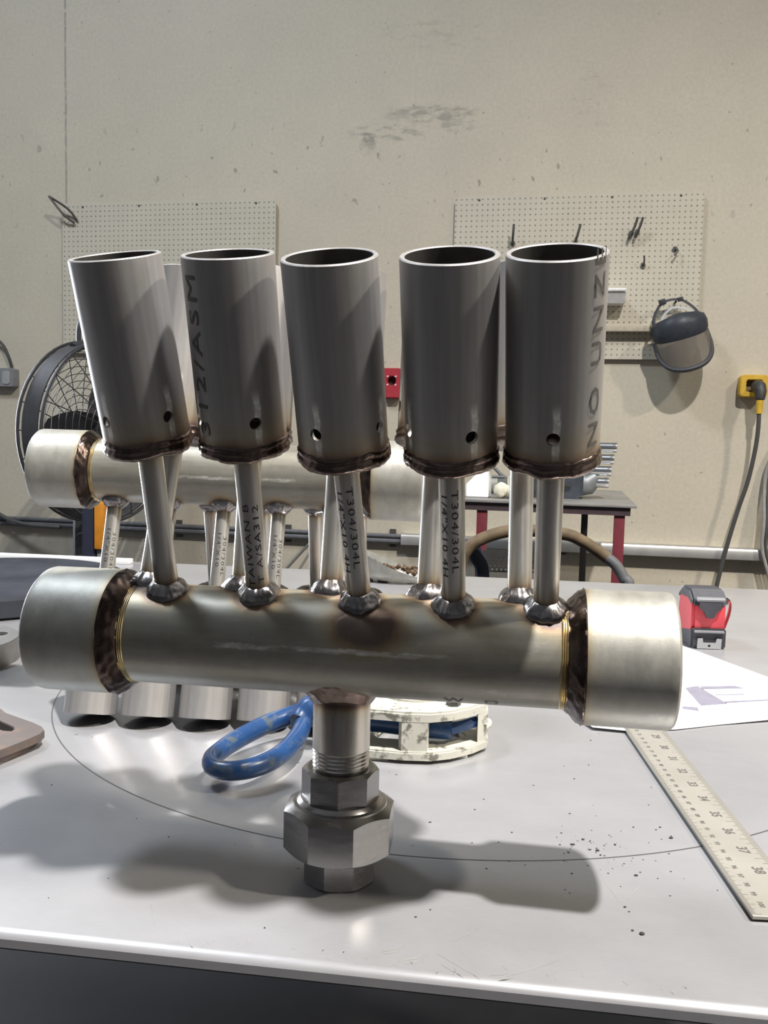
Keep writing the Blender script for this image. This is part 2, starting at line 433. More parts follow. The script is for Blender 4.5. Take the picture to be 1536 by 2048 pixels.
for p, q in (((.0032, .4025), (.0167, .4081)), ((.0044, .4005), (.0154, .4059)), ((.0104, .3947), (.0274, .4014)), ((.0151, .3929), (.0248, .3981)), ((.054, .386), (.064, .388)), ((.058, .383), (.066, .385)), ((-.1187, .4426), (-.1104, .4193))):
    flatline(bm, p, q, .0009)
finish('bright_scratches', bm, plain('bright_scratch', (.85, .84, .82), .25, .8), table, Matrix.Identity(4), smooth=0, kind='stuff')
bm = B()                                     # loose filings on the plate
for p, r in [((.1219, .5206), .0011), ((.13, .5277), .0008), ((.1356, .5134), .0011), ((.1361, .5077), .0008), ((.1486, .5219), .0008), ((.187, .5328), .0012), ((.1849, .5483), .0006), ((.1507, .4836), .0011), ((.1348, .449), .0009), ((.1358, .4446), .0006), ((.1325, .4265), .0008), ((.1365, .4235), .0012), ((.1313, .5145), .0007), ((.114, .5202), .0006), ((.1811, .5445), .0006), ((.0022, .5495), .0007), ((.0348, .5475), .0007)] + [((rnd.gauss(.135, .025), rnd.gauss(.515, .02)), rnd.uniform(.0002, .0006)) for _ in range(70)] + [((rnd.uniform(-.3, .2), rnd.uniform(.42, .75)), rnd.uniform(.0003, .0006)) for _ in range(50)]:
    g = bmesh.ops.create_icosphere(bm, subdivisions=1, radius=r); sc = Vector((rnd.uniform(.8, 1.6), rnd.uniform(.6, 1.2), .5))
    for v in g['verts']: v.co = Vector((v.co.x * sc.x + p[0], v.co.y * sc.y + p[1], v.co.z * sc.z + T + r * .5))
M_FIL = plain('steel_filings', (.06, .055, .05), .5, .6)
tag(finish('metal_filings', bm, M_FIL, None, None, smooth=0), 'dark specks of metal filings scattered over the table plate', 'filings', kind='stuff')

# ------------------------------------------------------------------ the pipe manifolds
def ripple(a, k, seed, amp):
    return amp * (math.sin(a * k + seed) * .5 + noise.noise(Vector((math.cos(a) * 3, math.sin(a) * 3, seed))) * .9 + noise.noise(Vector((math.cos(a) * 9, math.sin(a) * 9, seed + 5))) * .5)
L_CUP = .0943
def cup_mesh():
    """thick-walled tube with four drilled holes, boolean-cut once and shared"""
    bm = B(); t = .0024
    lathe(bm, [(R_C, 0), (R_C, .002), (R_C, .0045), (R_C, .007), (R_C, .010), (R_C, .025), (R_C, .045), (R_C, .06), (R_C, L_CUP - .0005), (R_C - .0005, L_CUP), (R_C - t + .0004, L_CUP), (R_C - t, L_CUP - .0004), (R_C - t, .03), (R_C - t, 0)], 96)
    bmesh.ops.recalc_face_normals(bm, faces=bm.faces[:])
    me = bpy.data.meshes.new('cup_tube'); bm.to_mesh(me); bm.free()
    o = link(bpy.data.objects.new('cup_tube', me))
    bm = B()
    for k in range(2):
        r = bmesh.ops.create_cone(bm, cap_ends=True, segments=24, radius1=.0031, radius2=.0031, depth=.08)
        M = Matrix.Rotation(k * PI / 2, 4, 'Z') @ tr(0, 0, .0165 + k * .00002) @ Matrix.Rotation(PI / 2, 4, 'X')
        for v in r['verts']: v.co = M @ v.co
        if k == 0: first = bm
    me2 = bpy.data.meshes.new('cut'); bm.to_mesh(me2); bm.free()
    c = link(bpy.data.objects.new('cut', me2))
    md = o.modifiers.new('b', 'BOOLEAN'); md.operation = 'DIFFERENCE'; md.solver = 'EXACT'; md.object = c; md.use_self = True
    bpy.context.view_layer.update()
    res = bpy.data.meshes.new_from_object(o.evaluated_get(bpy.context.evaluated_depsgraph_get()))
    bpy.data.objects.remove(o, do_unlink=True); bpy.data.objects.remove(c, do_unlink=True)
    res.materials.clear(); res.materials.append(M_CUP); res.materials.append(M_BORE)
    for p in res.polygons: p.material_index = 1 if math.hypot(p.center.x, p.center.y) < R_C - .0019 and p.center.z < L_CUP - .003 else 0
    res.shade_smooth(); res.set_sharp_from_angle(angle=math.radians(35))
    at = res.attributes.new('weld_tint', 'FLOAT', 'POINT')
    at.data.foreach_set('value', [max(0, .60 * math.exp(-max(0, v.co.z - .004) / .0075) + .10 * math.exp(-v.co.z / .03)) if v.co.z < L_CUP - .01 else 0 for v in res.vertices])
    return res
CUP_ME = cup_mesh()
def cup_weld_mesh(seed):
    bm = B(); rows = []
    prof = [(-.0006, .0056), (.0003, .0047), (.0009, .0036), (.0003, .0024), (.0006, .0014), (.0012, .0002), (.0013, -.0014), (.0004, -.0028), (-.0018, -.0038), (-.007, -.0040)]
    for i, (dr, z) in enumerate(prof):
        ring = []
        for k in range(120):
            a = 2 * PI * k / 120
            e = (0 if i == 0 else 1)
            r = R_C + dr + e * ripple(a, 30, seed + i * .5, .00028)
            ring.append((r * math.cos(a), r * math.sin(a), z + ripple(a, 4, seed * 2 + i * .12, .0009)))
        rows.append(ring)
    vs = grid(bm, rows); bm.faces.new(vs[-1]); bm.faces.new(vs[0])
    me = bpy.data.meshes.new('cup_weld'); bmesh.ops.recalc_face_normals(bm, faces=bm.faces[:]); bm.to_mesh(me); bm.free()
    me.materials.append(M_WELD); me.shade_smooth()
    return me
CUP_WELDS = [cup_weld_mesh(s) for s in (1.3, 4.1, 7.7)]

def build_manifold(name, label, base, MF, nozzles, union_axis, flip=False, seed=0.0):
    """MF: manifold frame (x along the header, y away from the viewer, z towards the cups), origin on the header axis"""
    root = thing(name, label, 'pipe manifold', tr(base))
    stems = [(s, al, st) for (s, al, st, *_) in nozzles]
    foot = []
    for s, al, st in stems:
        foot.append(Vector((s, -R_H * math.sin(al), R_H * math.cos(al))))
    nip = union_axis                                         # (local x of the nipple)
    def hheat(p):
        d = min((p - f).length - .013 for f in foot)
        d2 = min(abs(p.x + .122), abs(p.x - .122))
        dn = math.hypot(p.x - nip, p.y) - .017 if p.z < 0 else 1
        burn = (p - Vector((.017, -.024, .016)))             # the dark purple burn below the middle stem
        q = 1 - math.sqrt((burn.x / .034) ** 2 + (burn.z / .024) ** 2 + (burn.y / .03) ** 2)
        h = .62 * math.exp(-max(d, 0) / .0045) + .66 * math.exp(-d2 / .0045) + .55 * math.exp(-max(dn, 0) / .004)
        return max(h, .66 * max(0, min(1, q * 1.7)) if not flip else 0, .015)
    bm = B(); lathe(bm, [(R_H, -.128 + .256 * i / 170) for i in range(171)], 96, 'X', False)
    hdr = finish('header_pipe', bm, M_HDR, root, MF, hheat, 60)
    # couplings, their welds and the leftover thread
    for sg in (-1, 1):
        bm = B(); Rk = R_K
        lathe(bm, [(Rk - .0012, sg * .129), (Rk, sg * .1302)] + [(Rk, sg * (.132 + .0405 * i / 14)) for i in range(15)] + [(Rk - .0004, sg * .1740), (Rk - .0016, sg * .1752), (.0290, sg * .1752), (.0276, sg * .1735), (.0276, sg * .132), (.0276, sg * .129)], 96, 'X')
        finish('coupling', bm, M_CPL, root, MF, lambda p, sg=sg: .60 * math.exp(-abs(p.x * sg - .129) / .0042) + .015, 30)
        bm = B(); rows = []
        prof = [(.1208, R_H - .0004), (.1216, R_H + .0012), (.1234, R_H + .0026), (.1250, R_H + .0042), (.1266, R_H + .0060), (.1282, R_K - .0008), (.1296, R_K + .0003), (.1304, R_K - .0008)]
        for i, (x, r) in enumerate(prof):
            ring = []
            e = 0 if i in (0, len(prof) - 1) else 1
            for k in range(140):
                a = 2 * PI * k / 140
                rr_ = r + e * ripple(a, 19 + 3 * (i % 3), seed + sg + i * .9, .00065)
                ring.append((sg * (x + e * ripple(a, 7, seed + i, .0005)), rr_ * math.cos(a), rr_ * math.sin(a)))
            rows.append(ring)
        grid(bm, rows); finish('weld_bead', bm, M_WELDK, root, MF, None, 80)
        bm = B(); pr = []
        for i in range(4):
            pr += [(R_H - .0002, sg * (.1176 + i * .0011)), (R_H + .00045, sg * (.1181 + i * .0011))]
        lathe(bm, pr + [(R_H - .0002, sg * .1220)], 96, 'X', False)
        finish('header_thread', bm, M_GOLD, root, MF, None, 25)
    # nozzles
    for i, (s, al, st, r1, r2, tilt, spin, texts) in enumerate(nozzles):
        a = Vector((0, -math.sin(al), math.cos(al))); X = Vector((1, 0, 0))
        S = Vector((s, 0, 0))
        d = (a + X * math.tan(st)).normalized(); P0 = S + a * .0275
        b1 = P0 + d * ((r1 - .0275) / d.dot(a))
        dc = (a + X * math.tan(tilt)).normalized()
        def frame(o, z):
            x = (X - z * X.dot(z)).normalized(); y = z.cross(x)
            M = Matrix.Identity(4)
            for r_ in range(3): M[r_][0], M[r_][1], M[r_][2], M[r_][3] = x[r_], y[r_], z[r_], o[r_]
            return MF @ M
        Ms, Mc = frame(P0, d), frame(b1, dc)
        Ls = (b1 - P0).length
        bm = B(); lathe(bm, [(R_S, -.004 + (Ls + .002) * k / 40) for k in range(41)], 40, 'Z', False)
        stem = finish('stem', bm, M_STEM, root, Ms, lambda p, Ls=Ls: .74 * math.exp(-abs(p.z - .006) / .0068) + .72 * math.exp(-abs(Ls - .004 - p.z) / .0075), 60)
        for body, size, a0, z0, up in texts.get('stem', ()):
            finish('lettering', wrap_text(body, size, R_S, a0, z0, up, 1.15), M_INK, stem, Ms, smooth=0)
        # fillet weld where the stem meets the header
        bm = B(); rows = []; ML = MF.inverted() @ Ms
        for i2, (rho, lift) in enumerate(((R_S - .0003, .0064), (R_S + .0007, .0060), (.0083, .0048), (.0097, .0038), (.0108, .0024), (.0115, .0010), (.0118, -.0008))):
            ring = []
            for k in range(64):
                an = 2 * PI * k / 64; e = 0 if i2 == 0 else 1
                rho_ = rho + e * ripple(an, 5, seed + s * 60 + i2 * .2, .0009)
                p = ML @ Vector((rho_ * math.cos(an), rho_ * math.sin(an), 0))
                z = math.sqrt(max(1e-8, R_H ** 2 - p.y ** 2 )) if abs(p.y) < R_H else 0
                q = Vector((p.x, p.y, p.z)); q = Vector((q.x, *(Vector((q.y, q.z)).normalized() * (R_H + lift + e * ripple(an, 6, seed + s * 90 + i2 * .3, .0006)))))
                if i2 < 2: q = ML @ Vector((rho_ * math.cos(an), rho_ * math.sin(an), (lift + .001) + (R_H - math.sqrt(max(0, R_H ** 2 - (rho * math.sin(an)) ** 2))) * 0))
                ring.append(q)
            rows.append(ring)
        grid(bm, rows); finish('stem_weld', bm, M_WELDS, root, MF, None, 80)
        Mc = Mc @ rz(spin)
        cup = finish('cup', None, None, root, Mc, me=CUP_ME)
        for body, size, a0, z0, up in texts.get('cup', ()):
            finish('lettering', wrap_text(body, size, R_C, a0, z0, up, 1.2, 1.75, .0003), M_INKF, cup, Mc @ rz(-spin), smooth=0)
        finish('cup_weld', None, None, root, Mc @ rz(i * .7), me=CUP_WELDS[i % 3])
    return root, hdr

def octagon(bm, Rc, z0, z1, rin, ch_t, ch_b, rot):
    """octagonal nut body: corner radius Rc, chamfer circles on top and bottom, bore rin"""
    ap = Rc * math.cos(PI / 8); seg = 64
    def ro(a):
        b_ = (a - rot + PI / 8) % (PI / 4) - PI / 8
        return ap / math.cos(b_)
    rows = []
    A = [2 * PI * k / seg + rot - PI / 8 for k in range(seg)]
    rc = ap - ch_t; rb = ap - ch_b
    def ring(f): rows.append([(f(a)[0] * math.cos(a), f(a)[0] * math.sin(a), f(a)[1]) for a in A])
    ring(lambda a: (rin, z0)); ring(lambda a: (rb, z0)); ring(lambda a: (ro(a), z0 + (ro(a) - rb) * .6))
    ring(lambda a: (ro(a), z1 - (ro(a) - rc) * .6)); ring(lambda a: (rc, z1)); ring(lambda a: (rin, z1))
    grid(bm, rows, True, True)

def build_union(root, x, y, z0, sgn=1, zc=None):
    """nipple and pipe union along the vertical axis at (x, y); z0 = end face, sgn=1 upwards"""
    M = tr(x, y, z0) @ (Matrix.Identity(4) if sgn > 0 else Matrix.Rotation(PI, 4, 'X'))
    un = finish('pipe_union', octa_me(.0209, 0, .0225, .0135, .0012, .0009, math.radians(3)), M_UNION, root, M, None, 25)
    bm = B(); octagon(bm, .0319, .0185, .0445, .0205, .0030, .0012, math.radians(-6.5)); finish('union_nut', bm, M_UNION, un, M, None, 25)
    bm = B(); octagon(bm, .0218, .0465, .0648, .0150, .0016, .0010, math.radians(22)); finish('union_tailpiece', bm, M_UNION, un, M, None, 25)
    bm = B(); lathe(bm, [(.0150, .0425), (.0262, .0428), (.0268, .0440), (.0262, .0452), (.0243, .0458), (.0236, .0466), (.0222, .0478), (.0190, .0482), (.0150, .0482)], 72)
    finish('union_collar', bm, M_UNION, un, M, None, 30)
    bm = B(); H = .108
    pr = [(.0161, .058)]
    lathe(bm, [(R_N, .0760 + (H - .0760) * k / 24) for k in range(25)] + [(.0130, H), (.0130, .058), (.0148, .058), (.0150, .0760)], 72)
    finish('nipple', bm, M_NIP, root, M, lambda p: .75 * math.exp(-abs(.1035 - p.z) / .0050), 40)
    bm = B(); pr = []
    for k in range(8):
        z = .0605 + k * .0022; q = R_N - .0004 + .0004 * k / 8
        pr += [(q - .0011, z), (q, z + .0009), (q, z + .0012)]
    lathe(bm, pr + [(R_N - .0009, .0782)], 72, 'Z', False)
    finish('nipple_thread', bm, M_THREAD, root, M, None, 25)
    # weld between nipple and header
    bm = B(); rows = []
    for i2, (r, dz) in enumerate(((R_N, -.0055), (R_N + .0010, -.0042), (R_N + .0022, -.0022), (R_N + .0034, -.0006), (R_N + .0046, .0004), (R_N + .0050, .0016))):
        ring = []
        for k in range(90):
            an = 2 * PI * k / 90
            rr_ = r + (ripple(an, 15, 3 + i2, .0005) if i2 else 0)
            px, py = rr_ * math.cos(an), rr_ * math.sin(an)
            surf = zc - math.sqrt(R_H ** 2 - min(py * py, R_H ** 2 * .9))
            ring.append((px, py, surf + dz + (ripple(an, 8, 9 + i2, .0005) if i2 else 0)))
        rows.append(ring)
    grid(bm, rows); finish('nipple_weld', bm, M_WELD, root, M, None, 80)
def octa_me(*a):
    bm = B(); octagon(bm, *a); return bm

def frame_of(C, psi, tau, turn=False):
    e = Vector((math.cos(psi) * math.cos(tau), math.sin(psi) * math.cos(tau), math.sin(tau)))
    fr = e.cross(Vector((0, 0, 1))).normalized(); up = fr.cross(e)
    if turn: e, up = -e, -up
    M = Matrix.Identity(4)
    for r in range(3): M[r][0], M[r][1], M[r][2], M[r][3] = e[r], -fr[r], up[r], C[r]
    return M
rad = math.radians
def spin_at(deg): return rad(deg)
# front manifold, standing on its union with the cups up
MF = frame_of((-.0209, .4754, T + .1348), -.1637, .0078)
T3 = [("T304/304L", .0050, .0004, .0715, False), ("1/4\"X10 4H", .0046, -.0050, .0695, False)]
fr_n = []
for i, (s, al, st, tilt, spin) in enumerate(zip((-.0993, -.0462, .0111, .0616, .1095), (18.0, 18.2, 22.1, 22.6, 22.0), (.98, .52, -1.75, -.01, -.06), (-1.97, .85, -.14, .32, -.8), (59, 36, -22, 31, 0))):
    tx = {}
    if i in (2, 3): tx['stem'] = T3
    if i == 1:
        tx['stem'] = [("TAIWAN B", .0048, .0010, .008, True), ("T A/SA312", .0048, .0062, .010, True)]
        tx['cup'] = [("312/ASM", .0105, -.0105, .009, True)]
    if i == 4: tx['cup'] = [("NO UNZE", .0100, .0240, .009, True)]
    fr_n.append((s, rad(al), rad(st), .1153, .2097, rad(tilt), rad(spin), tx))
for s, st in zip((-.1157, -.0595, -.0085, .0463, .0957), (6, .5, 1, 1, -.5)):
    fr_n.append((s, rad(-9), rad(st), .1153, .2097, rad(st * .4), rad(20), {}))
root, hdr = build_manifold('pipe_manifold', 'large steel pipe manifold in front, standing on its hex union with ten cups pointing up', (-.0209, .4754, T), MF, fr_n, 0.0, False, 0.0)
build_union(root, -.0209, .4754, T, 1, .1348)
bm = wrap_text("W  O", .0085, R_H, 0, 0, True, 1.3, 1.2, .0003)
finish('lettering', bm, M_INKF, root, MF @ tr(.058, 0, 0) @ Matrix.Rotation(PI / 2, 4, 'Y') @ rz(rad(62)), smooth=0)

# rear manifold, upside down on the rims of its cups
CR = Vector((-.14, .7878, T + .2122))
MR = frame_of(CR, -.0613, -.0105, True)
re_n = []
for j, (s, row) in enumerate([(s, 1) for s in (-.103, -.053, -.003, .047, .097)] + [(s, -1) for s in (-.07, -.02, .028, .077, .118)]):
    al = rad(17 * row)
    # length so that the lowest rim point rests on the plate
    hz = (CR.z - T) + s * math.sin(-.0105)
    r2 = (hz - R_C * math.sin(abs(al))) / math.cos(al)
    tx = {}
    if row == 1:
        tx['stem'] = [("304/304L", .0044, -.0035, .030, True), ("1/4\"X10", .0044, .0015, .026, True)]
    re_n.append((-s, al, 0.0, r2 - L_CUP, r2, 0.0, rad(45), tx))
root2, _ = build_manifold('pipe_manifold', 'smaller looking pipe manifold behind, turned upside down and resting on its cup rims', (-.14, .7878, T), MR, re_n, 0.0, True, 11.0)
build_union(root2, -.14, .7878, CR.z + .1348, -1, .1348)

# ------------------------------------------------------------------ things lying on the table
M_PAPER = plain('white_paper', (.90, .89, .90), .7, 0, .02, 10)
M_PRINT = plain('grey_print', (.20, .19, .235), .7, 0, .1, 60)
paper = thing('paper_sheet', 'white drawing sheet lying under the ruler beside the tape measure', 'paper', tr(.30, .88, T))
bm = B()
front = [(.1695, .800), (.1855, .737), (.2126, .7315), (.2595, .742), (.302, .758), (.354, .772), (.465, .786)]
back = [(.18, 1.02), (.205, 1.03), (.235, 1.04), (.27, 1.045), (.305, 1.05), (.34, 1.055), (.3738, 1.062)]
rows = []
for j in range(13):
    t = j / 12
    rows.append([Vector((f_[0] * (1 - t) + b_[0] * t, f_[1] * (1 - t) + b_[1] * t, T + .0007 + .0022 * max(0, 1 - t * 5) * (0.5 + .5 * math.sin(i * 1.3)))) for i, (f_, b_) in enumerate(zip(front, back))])
grid(bm, rows, False)
ex = bmesh.ops.extrude_face_region(bm, geom=bm.faces[:])
for v in [g for g in ex['geom'] if isinstance(g, bmesh.types.BMVert)]: v.co.z += .0004
sheet = finish('sheet', bm, M_PAPER, paper, Matrix.Identity(4), smooth=60)
bm = B()
for q in ([(.3126, .8734), (.3285, .8819), (.3359, .8216), (.3072, .8131)], [(.3305, .8803), (.3686, .8853), (.3755, .8769), (.3291, .8695)], [(.3356, .8527), (.3663, .8569), (.3659, .8534), (.3346, .8501)], [(.3366, .8296), (.383, .8398), (.3808, .8347), (.334, .823)], [(.2885, .8101), (.3021, .8081), (.2991, .7957), (.2859, .8022)]):
    bm.faces.new([bm.verts.new((x, y, T + .00125)) for x, y in q])
finish('printed_block', bm, M_PRINT, sheet, Matrix.Identity(4), smooth=0)

# steel rule
M_RULE = plain('rule_steel', (.31, .295, .26), .42, .2, .06, 25)
RF = tr(.1985, .4377, T + .0021) @ rz(math.radians(87.23))
ruler = thing('steel_ruler', 'long steel ruler with black inch numerals lying on the table at right', 'ruler', RF)
bm = B(); box(bm, (1.02, .034, .0022), tr(.51, -.017, .0003), .0003, 1)
blade = finish('blade', bm, M_RULE, ruler)
bm = B()
for k in range(0, 640):                       # sixteenths of an inch on the right edge
    x = .0016 + k * .0254 / 16
    if x > .55: break
    ln = .009 if k % 16 == 8 else (.0065 if k % 4 == 0 else .0042)
    bm.faces.new([bm.verts.new(p) for p in ((x, -.034, .00150), (x + .00022, -.034, .00150), (x + .00022, -.034 + ln, .00150), (x, -.034 + ln, .00150))])
for k in range(0, 540):
    x = .0016 + k * .001
    ln = .0055 if k % 10 == 0 else (.004 if k % 5 == 0 else .0026)
    bm.faces.new([bm.verts.new(p) for p in ((x, -.0003, .00150), (x + .0002, -.0003, .00150), (x + .0002, -ln, .00150), (x, -ln, .00150))])
finish('graduations', bm, M_INKF, blade, RF, smooth=0, kind='stuff')
bm = B()
for n_ in range(24, 40):
    x = (39.95 - n_) * .0254 - .0 + .0005
    t = text_bm(str(n_), .0085, 1.0, .0002)
    for v in t.verts: v.co = Vector((x + .0045 - v.co.x, -.0225 - v.co.y * 1.05 + .0035, .0015))
    me = bpy.data.meshes.new('t'); t.to_mesh(me); t.free(); bm.from_mesh(me); bpy.data.meshes.remove(me)
finish('inch_numerals', bm, M_INKF, blade, RF, smooth=0)
bm = B()
for c_ in range(50, 101):
    x = (101.2 - c_) * .01
    t = text_bm(str(c_), .0042, 1.0, .0001)
    for v in t.verts: v.co = Vector((x + .003 - v.co.x, -.0075 - v.co.y, .0015))
    me = bpy.data.meshes.new('t'); t.to_mesh(me); t.free(); bm.from_mesh(me); bpy.data.meshes.remove(me)
finish('centimetre_numerals', bm, M_INKF, blade, RF, smooth=0)

# tape measure
M_RED = plain('red_plastic', (.55, .055, .07), .42, 0, .06, 60)
M_RUB = plain('charcoal_rubber', (.04, .04, .048), .55, 0, .15, 90)
M_CHROME = plain('bright_steel', (.80, .80, .80), .2, 1.0, .04, 30)
TM = tr(.404, 1.085, T) @ rz(math.radians(-3))
tape = thing('tape_measure', 'red and black tape measure standing on the table beyond the white paper', 'tape measure', TM)
def prism_x(bm, outline, x0, x1, bev=.003):
    """outline in (y, z), extruded along x"""
    vs0 = [bm.verts.new((x0, y, z)) for y, z in outline]; vs1 = [bm.verts.new((x1, y, z)) for y, z in outline]
    n = len(outline); bm.faces.new(vs0); bm.faces.new(vs1[::-1])
    for i in range(n): bm.faces.new((vs0[i], vs0[(i + 1) % n], vs1[(i + 1) % n], vs1[i]))
    bmesh.ops.recalc_face_normals(bm, faces=bm.faces[:])
    if bev:
        es = [e for e in bm.edges if abs(e.verts[0].co.x - e.verts[1].co.x) < 1e-7]
        bmesh.ops.bevel(bm, geom=es, offset=bev, segments=2, affect='EDGES')
bm = B(); prism_x(bm, [(-.027, .004), (.030, .002), (.034, .03), (.028, .060), (.012, .070), (-.014, .070), (-.028, .060), (-.031, .050), (-.030, .026)], -.0205, .0205, .004)
finish('case', bm, M_RED, tape)
bm = B(); prism_x(bm, [(-.0315, .0535), (-.029, .0615), (-.0145, .0718), (.0125, .0718), (.030, .0610), (.032, .050), (.020, .056), (-.012, .057), (-.024, .052)], -.0215, .0215, .003)
finish('top_grip', bm, M_RUB, tape)
bm = B(); prism_x(bm, [(-.0325, .0), (.034, .0), (.035, .020), (.01, .018), (-.0325, .0255)], -.0212, .0212, .002)
finish('lower_grip', bm, M_RUB, tape)
bm = B()
slab(bm, [(-.0135, .010), (.0135, .010), (.0135, .000), (.008, -.004), (.004, -.012), (-.004, -.012), (-.008, -.004), (-.0135, .0)], 0, .004, (), 0, tr(0, -.0315, .0505) @ Matrix.Rotation(PI / 2, 4, 'X') )
finish('lock_button', bm, M_RUB, tape)
M_GRUB = plain('grey_rubber', (.20, .20, .21), .45)
bm = B(); box(bm, (.034, .006, .004), tr(0, -.0335, .0615) @ Matrix.Rotation(.5, 4, 'X'), .0015); finish('grip_rib', bm, M_GRUB, tape)
bm = B(); box(bm, (.036, .005, .003), tr(0, -.0335, .0215), .001); finish('grip_rib', bm, M_GRUB, tape)
bm = B(); slab(bm, [(-.0145, 0), (.0145, 0), (.0145, .013), (.0085, .0135), (.0075, .008), (-.0075, .008), (-.0085, .0135), (-.0145, .013)], 0, .0012, [circ(0, .0038, .0017, 10)], 0, tr(0, -.0345, .001) @ Matrix.Rotation(PI / 2 + .12, 4, 'X'))
finish('tape_hook', bm, M_CHROME, tape)
bm = B(); sweep(bm, curve([(.0215, -.012, .055), (.029, -.015, .055), (.0295, -.012, .040), (.0245, -.008, .018)], 5), .004, 8, flat=(.35, 1.3), upv=(1, 0, 0))
finish('belt_clip', bm, M_CHROME, tape)

# cast clamp with blue handle
def worn(name, base, under, rough=.5, metal=0.0, thr=.60, scale=120):
    m, nt, b = nodes_of(name); co = objco(nt)
    n1 = nz(nt, co, scale, 5, .65); n2 = nz(nt, co, scale * .25, 4)
    k = ramp(nt, mth(nt, 'ADD', mth(nt, 'MULTIPLY', n1, .65), mth(nt, 'MULTIPLY', n2, .35)), [(thr - .04, 0), (thr + .05, 1)])
    c = mix(nt, k, mix(nt, 1.0, tuple(base), ramp(nt, n2, [(.3, .85), (.7, 1.1)]), 'MULTIPLY'), tuple(under))
    L(nt, c, b.inputs['Base Color']); b.inputs['Roughness'].default_value = rough; b.inputs['Metallic'].default_value = metal
    bump(nt, b, n1, .25, .0006); return m
M_CAST = worn('white_painted_casting', (.54, .53, .46), (.17, .16, .13), .45, 0, .57)
M_BLUE = worn('blue_enamel', (.014, .052, .155), (.07, .09, .11), .30, 0, .58)
M_DKB = plain('dark_bolt_steel', (.09, .09, .09), .4, .8)
clamp = thing('cast_clamp', 'white cast clamp with a blue loop handle lying behind the manifold nipple', 'clamp', tr(.02, .69, T))
ID = Matrix.Identity(4)
ol = [(-.050, .668), (-.03, .659), (-.006, .6525), (.018, .6480), (.040, .6475), (.0565, .6535), (.074, .666), (.0865, .680), (.0895, .693), (.0885, .715), (.078, .735), (.045, .748), (.012, .748), (.0, .722), (-.016, .686), (-.040, .680)]
bm = B(); slab(bm, ol, T + .003, T + .0095, [[(.0, .68), (.05, .675), (.07, .69), (.065, .72), (.02, .73), (.004, .715), (-.005, .69)]], .0012); finish('bottom_plate', bm, M_CAST, clamp, ID)
ol2 = [(x * .985 + .0003, (y - .69) * .97 + .691) for x, y in ol]
bm = B(); slab(bm, ol2, T + .0325, T + .0400, [circ(.0285, .704, .023, 32)], .0016); finish('top_plate', bm, M_CAST, clamp, ID)
bm = B(); lathe(bm, [(.0285, .0390), (.0285, .0418), (.0240, .0424), (.0230, .0390)], 40, 'Z', True, (.0285, .704, T)); finish('raised_rim', bm, M_CAST, clamp, ID)
for nm, pts in (('web', [(.0175, .6505), (.0375, .6500), (.039, .658), (.034, .664), (.020, .664), (.0155, .658)]), ('end_post', [(.0785, .674), (.0875, .683), (.0888, .70), (.082, .703), (.079, .69)]), ('web', [(-.046, .671), (-.030, .663), (-.026, .671), (-.040, .682)])):
    bm = B(); slab(bm, pts, T + .009, T + .033, (), 0)
    finish(nm, bm, M_CAST, clamp, ID)
bm = B(); sweep(bm, [(.0835, .680, T + .0195), (.0875, .686, T + .0200), (.0890, .694, T + .0195)], .0034, 10); finish('cast_boss', bm, M_CAST, clamp, ID)
bm = B(); sweep(bm, curve([(-.046, .676, T + .024), (-.01, .684, T + .022), (.03, .676, T + .021), (.058, .672, T + .021)], 6), .0085, 12, flat=(1.0, 1.1)); finish('blue_bar', bm, M_BLUE, clamp, ID)
bm = B(); sweep(bm, [(.056, .671, T + .021), (.066, .674, T + .0225), (.078, .681, T + .0245)], [.0055, .0050, .0045], 6); tag(finish('lever', bm, M_BLUE, clamp, ID), 'bright blue hexagonal lever end')
for (bx_, by_, r_) in ((.0585, .672, .0058), (.072, .690, .0050)):
    bm = B(); lathe(bm, [(.0001, .0395), (r_, .0395), (r_, .0440), (r_ - .001, .0450), (.0001, .0450)], 6, 'Z', False, (bx_, by_, T)); finish('bolt_head', bm, M_DKB, clamp, ID, smooth=20)
for fx, fy in ((.0, .6595), (.062, .668), (.055, .735)):
    bm = B(); box(bm, (.016, .010, .0035), tr(fx, fy, T + .00175), .0006); finish('foot', bm, M_CAST, clamp, ID)
lp = [(-.064, .690), (-.085, .672), (-.104, .646), (-.1165, .620), (-.1195, .603), (-.1130, .5905), (-.0985, .5875), (-.0820, .598), (-.0690, .620), (-.0610, .650), (-.0595, .680)]
zz = [.0250, .0225, .0195, .0170, .0162, .0158, .0158, .0165, .0180, .0210, .0250]
cp = curve([(x, y, T + z) for (x, y), z in zip(lp, zz)], 6)
bm = B(); sweep(bm, cp, [.0062 + .0012 * abs(math.cos(PI * i / (len(cp) - 1))) for i in range(len(cp))], 14, flat=(1.05, .95), upv=(0, 0, 1))
sweep(bm, curve([(-.0635, .668, T + .0235), (-.0600, .674, T + .0270), (-.0535, .678, T + .0310), (-.044, .676, T + .0300)], 5), [.008 + .003 * min(1, i / 9) for i in range(16)], 14, upv=(0, 0, 1), flat=(1.15, 1.0))
finish('loop_handle', bm, M_BLUE, clamp, ID, smooth=60)

